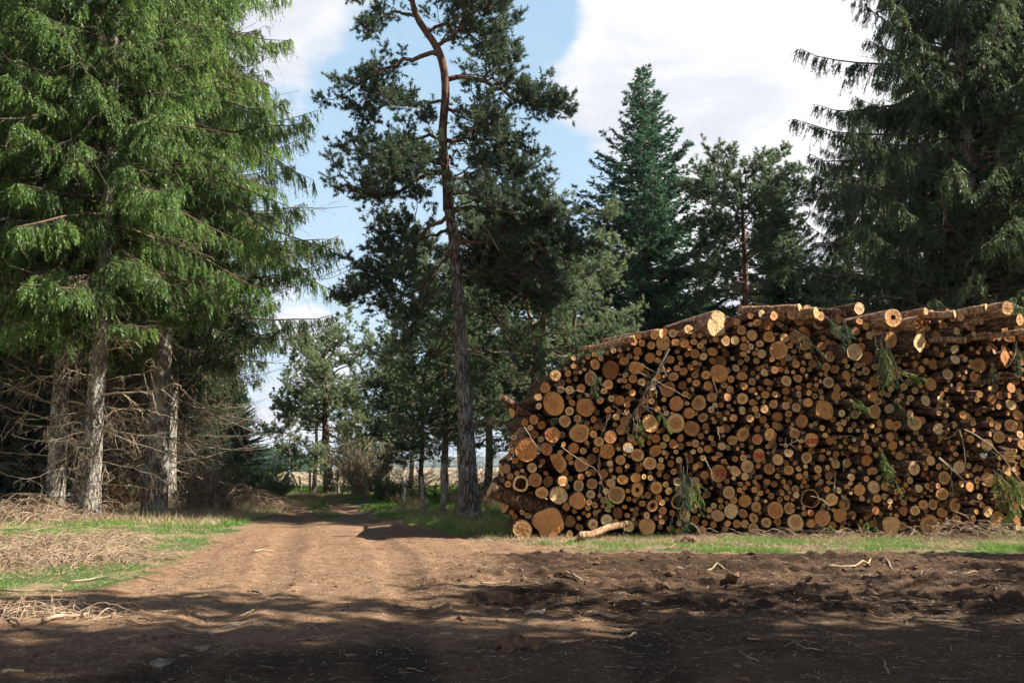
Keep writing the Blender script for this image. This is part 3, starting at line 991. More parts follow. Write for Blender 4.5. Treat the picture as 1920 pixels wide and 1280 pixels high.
LIMBS = [  # (start py on trunk, [(px, py, dy)...], radius)
    (105, [(790, 104, 0), (742, 118, -.3), (700, 140, -.6), (650, 172, -.8)], .075),
    (325, [(800, 325, .1), (768, 345, -.2), (725, 372, -.6), (680, 368, -1.0), (655, 350, -1.2)], .07),
    (150, [(880, 142, 0), (925, 160, -.4), (975, 195, -.8), (1035, 205, -1.2)], .08),
    (262, [(870, 262, .2), (895, 235, .5), (925, 250, 1.0), (955, 285, 1.2)], .07),
    (395, [(890, 385, 0), (930, 400, -.3), (975, 440, -.6), (1010, 500, -.8)], .075),
    (400, [(800, 430, .2), (765, 480, 0), (715, 530, -.4), (655, 560, -.7)], .06),
    (430, [(880, 440, .5), (915, 470, 1.0), (960, 480, 1.6), (1020, 470, 2.0)], .06),
    (345, [(870, 330, 1.0), (905, 320, 1.6), (945, 330, 2.2), (990, 320, 2.4)], .055),
    (265, [(800, 250, -.5), (770, 270, -1.0), (730, 300, -1.6), (690, 285, -1.8)], .05),
    (300, [(800, 300, 1.0), (760, 290, 1.8), (720, 320, 2.4), (680, 330, 2.6)], .05),
    (85, [(860, 60, 0), (880, 30, -.3), (900, 10, -.4), (925, 20, -.5)], .06),
    (60, [(835, 40, .8), (870, 60, 1.4), (905, 85, 1.8), (935, 95, 2.0)], .055),
    (30, [(740, 20, 0), (710, 35, -.4), (690, 60, -.6)], .05),
    (0, [(745, -20, .5), (710, -30, 1.0), (670, -10, 1.2)], .05),
    (-20, [(800, -40, 0), (840, -30, .3), (890, -20, .5), (930, 0, .6)], .05),
    (-60, [(750, -80, 0), (700, -90, .3), (660, -60, .4)], .04),
    (-100, [(830, -120, 0), (870, -130, -.3), (910, -100, -.4)], .04),
    (470, [(820, 500, -.3), (790, 540, -.6), (750, 560, -.9), (700, 570, -1.2)], .04),
    (190, [(800, 190, .5), (760, 200, 1.0), (720, 190, 1.4), (690, 220, 1.6)], .045),
    (200, [(870, 210, -.5), (900, 215, -1.0), (930, 240, -1.4), (960, 250, -1.6)], .05),
    (420, [(820, 440, 1.0), (780, 450, 2.0), (730, 440, 2.6), (690, 430, 3.0)], .05),
    (360, [(900, 360, -.8), (940, 380, -1.4), (985, 390, -2.0)], .05),
    (310, [(790, 300, -1.4), (750, 310, -2.2), (700, 320, -2.8)], .05),
    (500, [(900, 520, .4), (940, 510, .8), (990, 530, 1.0), (1040, 560, 1.2)], .045),
    (455, [(910, 455, -.3), (950, 430, -.6), (1000, 425, -.9), (1045, 460, -1.1)], .05),
    (440, [(890, 470, 1.6), (930, 510, 2.4), (960, 560, 2.8)], .045),
]
rp_ = np.random.default_rng(77)
crown_P, crown_L = [], []
for k, (py0, pts, rr) in enumerate(LIMBS):
    ctl = [trunk_at(py0)] + [P1(a, b, dy) - p0 for a, b, dy in pts]
    ctl = np.array(ctl)
    d = np.concatenate([[0], np.cumsum(np.linalg.norm(np.diff(ctl, axis=0), axis=1))])
    uu = np.linspace(0, d[-1], 12)
    Pp = np.stack([np.interp(uu, d, ctl[:, i]) for i in range(3)], -1)
    Pp[1:-1] = (Pp[:-2] + 2 * Pp[1:-1] + Pp[2:]) / 4
    Pp[1:] += rp_.normal(size=(11, 3)) * 0.035
    g = Geo()
    g.tubes(Pp[None], (rr * (1 - 0.78 * np.linspace(0, 1, 12)) + 0.008)[None], 7)
    # bare forks
    nf = 6
    Bf, Tf = interp_curve(Pp[None], rp_.uniform(0.25, 0.95, nf), np.zeros(nf, int))
    Pf = grow(Bf, nz(Tf * 0.6 + rp_.normal(size=(nf, 3)) * np.array([0.5, 0.6, 0.5])), d[-1] * rp_.uniform(0.25, 0.45, nf), 9, 0.1, 0.12, 0.3, rp_)
    g.tubes(Pf, rr * 0.38 * (1 - 0.75 * np.linspace(0, 1, 9)[None]) * np.ones((nf, 1)) + 0.004, 4)
    g.obj('limb', M['bark_red'] if py0 < 330 else M['twig'], pine, smooth=True)
    q9 = np.stack([np.interp(np.linspace(0, 11, 9), np.arange(12), Pp[:, i]) for i in range(3)], -1)
    crown_P.append(q9)
    crown_L.append(d[-1])
    for j in range(nf):
        crown_P.append(Pf[j])
        crown_L.append(np.linalg.norm(Pf[j, -1] - Pf[j, 0]))
ex, exl = [], []
for q, l_ in zip(crown_P, crown_L):
    if l_ > 1.2 and q[-1, 0] > q[0, 0] + .3:
        off = rp_.normal(size=3) * np.array([.3, .8, .3])
        ex.append(q + off * np.linspace(0, 1, 9)[:, None] ** .6)
        exl.append(l_)
g = Geo()
g.tubes(np.array(ex), np.tile(.03 * np.linspace(1, .3, 9), (len(ex), 1)), 4, m=1)
crown_P += ex
crown_L += exl
pine_foliage(g, np.array(crown_P), np.array(crown_L), 78, sec=0.115, ter=0.12, tufts=3, tl=0.12, tw=0.030, nb=11, start=0.22, up=0.30, spread=0.29, flat=0.55)
g.obj('crown', [M['pine_dark'], M['twig']], pine)
# bare lower limbs and grey dead twigs of the same pine
for k, (py0, pts, rr, mt) in enumerate([
    (582, [(905, 580, 0), (935, 590, -.3), (950, 615, -.5), (968, 665, -.7)], .035, 'twig'),
    (600, [(845, 620, 0), (828, 645, .3), (812, 665, .6)], .03, 'twig'),
    (525, [(835, 520, 0), (828, 508, -.3)], .035, 'twig'),
    (660, [(905, 665, 0), (940, 690, -.5), (985, 700, -.9)], .022, 'dead'),
    (730, [(910, 752, 0), (950, 765, .3)], .018, 'dead_dark'),
    (400, [(860, 430, -.6), (840, 470, -1.0), (815, 500, -1.2)], .022, 'dead'),
    (385, [(880, 400, -.7), (915, 430, -1.2), (935, 470, -1.4)], .022, 'dead'),
    (800, [(905, 790, -.3), (925, 800, -.5)], .016, 'dead_dark'),
]):
    ctl = np.array([trunk_at(py0)] + [P1(a, b, dy) - p0 for a, b, dy in pts])
    d = np.concatenate([[0], np.cumsum(np.linalg.norm(np.diff(ctl, axis=0), axis=1))])
    uu = np.linspace(0, d[-1], 12)
    Pp = np.stack([np.interp(uu, d, ctl[:, i]) for i in range(3)], -1)
    Pp[1:-1] = (Pp[:-2] + 2 * Pp[1:-1] + Pp[2:]) / 4
    g = Geo()
    g.tubes(Pp[None], (rr * (1 - 0.7 * np.linspace(0, 1, 12)) + 0.005)[None], 6)
    nf = 10
    Bf, Tf = interp_curve(Pp[None], rp_.uniform(0.3, 1, nf), np.zeros(nf, int))
    Pf = grow(Bf, nz(Tf * 0.7 + rp_.normal(size=(nf, 3)) * 0.6 - UP * .2), d[-1] * rp_.uniform(0.15, 0.5, nf), 8, 0.2, 0.05, 0.3, rp_)
    g.tubes(Pf, rr * 0.3 * (1 - 0.7 * np.linspace(0, 1, 8)[None]) * np.ones((nf, 1)) + 0.002, 3)
    g.obj('dead_branch', M[mt], pine, smooth=True)

# ------------------------------------------------------------------ fir, pines and spruces behind the log pile
fir = spruce_tree('fir_tree', 404, 19.0, 1.2, 8.4, 0.25, 'fir', tangle=0, hang=0.12, dens=1.35, fine=1.1, step=0.06, elev=(-0.02, 0.75), drop=(0.16, 0.0), lift=0.10, bare=0.05, irreg=0.32, top_pow=1.0, blade=(0.12, 0.045))
put(fir, 1222, 930, 48.0, 0.3, 'tall narrow pointed dark green fir behind the left slope of the log pile', scale=1.135)

for k_, (x, y, s_, lb) in enumerate(YF):
    cp(fir, x, y, k_ * 1.3, s_, lb, 'young firs deep in the wood')

pR = pine_tree('pine_tree', 505, 12.6, 7.6, 2.6, 48, 0.20, 'pine', 0.35, dict(umbrella=1.0, e=(-0.1, 0.35)), 0.3, dict(sec=0.13, ter=0.12, tufts=3, nb=12, tl=.13, tw=.034), tangle=24)
put(pR, 1386, 930, 42.5, 1.0, 'flat topped pine with straight reddish trunk rising behind the middle of the log pile', scale=1.17)

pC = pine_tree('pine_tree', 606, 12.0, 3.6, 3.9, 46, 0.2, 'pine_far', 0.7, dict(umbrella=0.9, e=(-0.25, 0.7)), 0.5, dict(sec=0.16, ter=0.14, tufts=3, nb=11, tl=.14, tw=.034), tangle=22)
pD = pine_tree('pine_tree', 707, 11.0, 2.8, 3.6, 44, 0.17, 'pine', 1.0, dict(umbrella=0.8, e=(-0.3, 0.7)), 0.5, dict(sec=0.17, ter=0.15, tufts=3, nb=10, tl=.14, tw=.034), tangle=26)

GP = 'pines in the grove behind the fence'
c = cp(pD, at(985, 880, 34.5)[0], 34.5, 1.0, 0.80, 'pine with pale patchy trunk just left of the log pile, bare limbs below', GP)
c = cp(pD, at(905, 880, 41)[0], 41.0, 2.0, 0.98, 'pine with thin lit trunk in the gap between leaning pine and log pile', GP)
c = cp(pC, at(838, 880, 43)[0], 43.0, 3.0, 0.82, 'dark bushy pine directly behind the leaning pine, left side', GP)
c = cp(pD, at(800, 880, 47)[0], 47.0, 4.2, 0.70, 'pine behind the two dark fence posts', GP)
c = cp(pC, at(960, 880, 46)[0], 46.0, 5.2, 1.02, 'pine in the back row over the left end of the pile', GP)
c = cp(pC, at(728, 880, 57)[0], 57.0, 0.6, 0.68, 'tall thin pine standing right of the bare bush', GP)
c = cp(pD, at(772, 880, 68)[0], 68.0, 2.9, 1.0, 'distant pine on the field between bare bush and fence posts', GP)
c = cp(pC, at(870, 880, 70)[0], 70.0, 1.9, 1.05, 'distant pine on the field seen past the leaning pine trunk', GP)
c = cp(pD, at(1010, 880, 60)[0], 60.0, 0.2, 1.05, 'tall pine in the back of the grove over the pile end', GP)
c = cp(pC, at(1160, 880, 60)[0], 60.0, 4.6, 0.95, 'pine in the back between the pale pine and the fir', GP)
put(pC, 1085, 930, 38.0, 2.4, 'pale green sunlit pine behind the left slope of the log pile', group=GP, scale=0.80)
put(pD, 700, 930, 64.0, 4.0, 'small distant pine behind the bare bush', group=GP, scale=0.58)

# broken pale top sticking out of the grove
bt = empty('broken_tree_top', tuple(at(1015, 430, 37.0)))
bt.location.z = 0
b0 = np.array(bt.location)
ctl = np.array([at(1018, 800, 37.0), at(1020, 600, 37.0), at(1022, 470, 37.0), at(1017, 430, 37.0), at(1010, 400, 37.0), at(1003, 387, 37.0)]) - b0
ctl[0, 2] = -0.1
g, _, _ = trunk_geo(ctl, [0.14, 0.12, 0.10, 0.09, 0.07, 0.03], 9, 1.2, 3)
g.obj('trunk', M['dead'], bt, smooth=True)
g = Geo()
Pb = np.array([np.stack([np.interp(np.linspace(0, 2, 7), [0, 1, 2], [q[i] for q in (at(1005, 388, 37) - b0, at(990, 390, 36.8) - b0, at(974, 400, 36.6) - b0)]) for i in range(3)], -1)])
g.tubes(Pb, np.array([[.035, .03, .026, .022, .016, .01, .005]]), 5)
g.obj('dead_branch', M['dead'], bt)
tag(bt, 'pale broken off treetop with bent bare branch above the grove of pines', 'dead tree')

# pines beside the track in the middle distance
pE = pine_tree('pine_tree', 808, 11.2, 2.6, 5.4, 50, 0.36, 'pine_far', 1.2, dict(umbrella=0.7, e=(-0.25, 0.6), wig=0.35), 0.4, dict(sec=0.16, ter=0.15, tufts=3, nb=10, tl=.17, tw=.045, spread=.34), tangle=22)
put(pE, 618, 923, 56.0, 0.5, 'wide spreading pine with crooked thick trunk beside the track, in the distance', scale=0.74)
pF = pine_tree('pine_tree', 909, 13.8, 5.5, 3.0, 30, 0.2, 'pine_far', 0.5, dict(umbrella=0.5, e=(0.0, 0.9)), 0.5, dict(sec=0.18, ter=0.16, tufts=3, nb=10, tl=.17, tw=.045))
put(pF, 590, 920, 66.0, 1.5, 'taller pine with pointed top just behind the wide spreading pine', scale=0.69)
c = cp(pF, at(540, 880, 90)[0], 90.0, 2.0, 0.5, 'small distant pine to the left of the wide spreading pine', 'distant pines on the field')
c = cp(pF, at(655, 880, 95)[0], 95.0, 3.0, 0.6, 'distant pine whose crown shows right of the wide spreading pine', 'distant pines on the field')

# spruces behind the right part of the pile
spR = spruce_tree('spruce_tree', 111, 23, 5.0, 6.8, 0.33, 'spruce_dull', hang=0.95, dens=1.8, fine=1.05, step=0.095, tangle=80, irreg=0.5, top_pow=0.55, elev=(-0.1, 0.45), drop=(0.3, 0.1), lift=0.25)
GR = 'spruces behind the right half of the log pile'
cp(spR, -12.2, 35.4, 1.9, 1.06, 'dark spruce behind the big trunk whose boughs reach over the track', GL)
cp(spR, LATE[0][0], LATE[0][1], LATE[0][2], LATE[0][3], LATE[0][4], GL)
cp(spR, LATE[1][0], LATE[1][1], LATE[1][2], LATE[1][3], LATE[1][4], GB)
c = cp(spR, at(1640, 880, 40)[0], 40.0, 2.2, 0.72, 'dark spruce right of the sky gap, behind the pile', GR)
c = cp(spR, at(1990, 880, 30)[0], 30.0, 4.1, 1.0, 'big spruce at the right edge of the photo with bare hanging twigs', GR)
c = cp(fir, at(1478, 880, 47)[0], 47.0, 1.0, 0.82, 'dark fir with its tip just right of the flat topped pine', GR)
c = cp(fir, at(1330, 880, 50)[0], 50.0, 2.0, 0.62, 'low dark fir between the tall fir and the reddish pine trunk', GR)
c = cp(fir, at(1560, 880, 52)[0], 52.0, 3.0, 0.66, 'dark fir low in the sky gap over the pile', GR)
c = cp(fir, at(1440, 880, 44)[0], 44.0, 4.0, 0.50, 'low dark fir right behind the reddish pine trunk', GR)
c = cp(fir, at(1260, 880, 54)[0], 54.0, 5.0, 0.70, 'dark fir tucked behind the tall pointed fir', GR)
c = cp(fir, at(1540, 880, 43)[0], 43.0, 0.2, 0.46, 'short dark fir just above the top logs of the pile', GR)
c = cp(fir, at(1130, 880, 52)[0], 52.0, 1.2, 0.60, 'low dark fir at the foot of the tall pointed fir, on its left', GR)
c = cp(spC, at(1740, 880, 44)[0], 44.0, 1.2, 0.95, 'spruce in the back row behind the big right hand spruce', GR)
c = cp(spC, at(1860, 880, 46)[0], 46.0, 2.7, 1.0, 'spruce at the back near the right edge of the photo', GR)
put(spR, 1850, 930, 28.6, 0.6, 'big drooping spruce that fills the upper right behind the pile', group=GR)
add_dead(spR, [(h, az - math.degrees(0.6), L, e, t) for h, az, L, e, t in
               [(6.6, 215, 4.2, 0.05, .05), (5.8, 250, 4.0, 0.1, .05), (7.2, 240, 4.6, 0.35, .05), (6.9, -60, 4.0, 0.3, .05), (5.6, -80, 3.0, 0.4, .04), (6.1, 200, 3.4, -0.1, .04), (7.4, 260, 3.6, 0.55, .045)]], 990)

# trees just outside the frame whose shadows cross the clearing
GZ = 'spruces standing behind the viewer'
for (x, y, rz, s, src, lb) in [(9, -6, 3.3, 1.1, spA, 'tall spruce behind the viewer, far right'), (-15, -2, 4.3, 1.0, spR, 'broad spruce left of the viewer'), (-17, 7, 5.3, 1.0, spC, 'dull spruce left of the clearing')]:
    c = copy_thing(src, (x, y, gz(x, y)), rz, s)
    tag(c, lb, 'tree', GZ)
GS = 'spruces beside the clearing outside the photo'
for (x, y, rz, s, src, lb) in [(14.5, 4.5, 1.0, 1.0, spA, 'tall spruce beside the clearing, nearest to the viewer'), (12.5, 6.4, 2.0, 1.0, spB, 'drooping spruce beside the clearing, between the tall spruce and the airy pine'), (10.4, 8.8, 1.0, 0.95, pC, 'airy pine beside the clearing, just outside the photo on the right'), (17.0, 12.6, 3.0, .72, pD, 'second airy pine beside the clearing on the right'), (20.5, 6.3, 2.6, 0.76, spR, 'broad drooping spruce further back beside the clearing'), (11.5, -1.5, 4.0, 1.0, spB, 'slim spruce beside the clearing behind the viewer'), (27.0, 4.0, 0.4, 1.1, spA, 'tallest spruce in the second row beside the clearing'), (22, 16.3, 1.4, 0.66, spB, 'small spruce at the right end of the clearing'), (30, 11.6, 1.4, 0.9, spC, 'slim spruce in the second row at the right end of the clearing')]:
    c = copy_thing(src, (x, y, gz(x, y)), rz, s)
    tag(c, lb, 'tree', GS)

# far wood on the horizon at the left end of the field
g = Geo()
r = np.random.default_rng(9)
nn = 900
d0 = r.uniform(300, 380, nn)
pxs = r.uniform(430, 575, nn)
xx = (pxs - 960) / F_PX * d0
hh = r.uniform(7.0, 9.5, nn) * (0.75 + 0.4 * fbm(pxs / 30, pxs * 0, 3, 5)) * np.interp(pxs, [430, 540, 575], [1.05, 0.95, 0.55])
for k in range(7):
    t = k / 7
    a = r.uniform(0, 6.28, nn)
    B = np.stack([xx + r.normal(size=nn) * .6, d0, hh * t * 0.95], -1)
    nbk = 12
    i = np.repeat(np.arange(nn), nbk)
    aa = r.uniform(0, 6.28, len(i))
    D = nz(np.stack([np.cos(aa), np.sin(aa), r.uniform(-0.5, 0.9, len(i))], -1))
    g.blades(B[i], D, (0.7 + 2.0 * (1 - t)) * r.uniform(.6, 1.2, len(i)), np.full(len(i), 1.1), m=0)
g.blades(np.stack([xx, d0, hh * 0.8], -1), np.tile(UP, (nn, 1)), hh * 0.25, np.full(nn, 0.9), m=0)
tag(g.obj('distant_wood', M['fir']), 'dark conifer wood on the horizon beyond the field, left of the pines', 'wood', kind='stuff')
# ------------------------------------------------------------------ the log pile
U_ = nz(np.array([0.997, 0.035, 0.0]))       # along the face of the pile
A_ = nz(np.array([-0.035, 0.997, 0.0]))      # log axis, pointing away from the viewer
P0_ = np.array([0.0, 21.4, 0.0])


def face_pt(px, py, prot=0.0):
    d = px_dir(px, py)
    o = np.array([0, 0, CAM_Z])
    pl = P0_ - A_ * prot
    t = np.dot(pl - o, A_) / np.dot(d, A_)
    return o + d * t, t


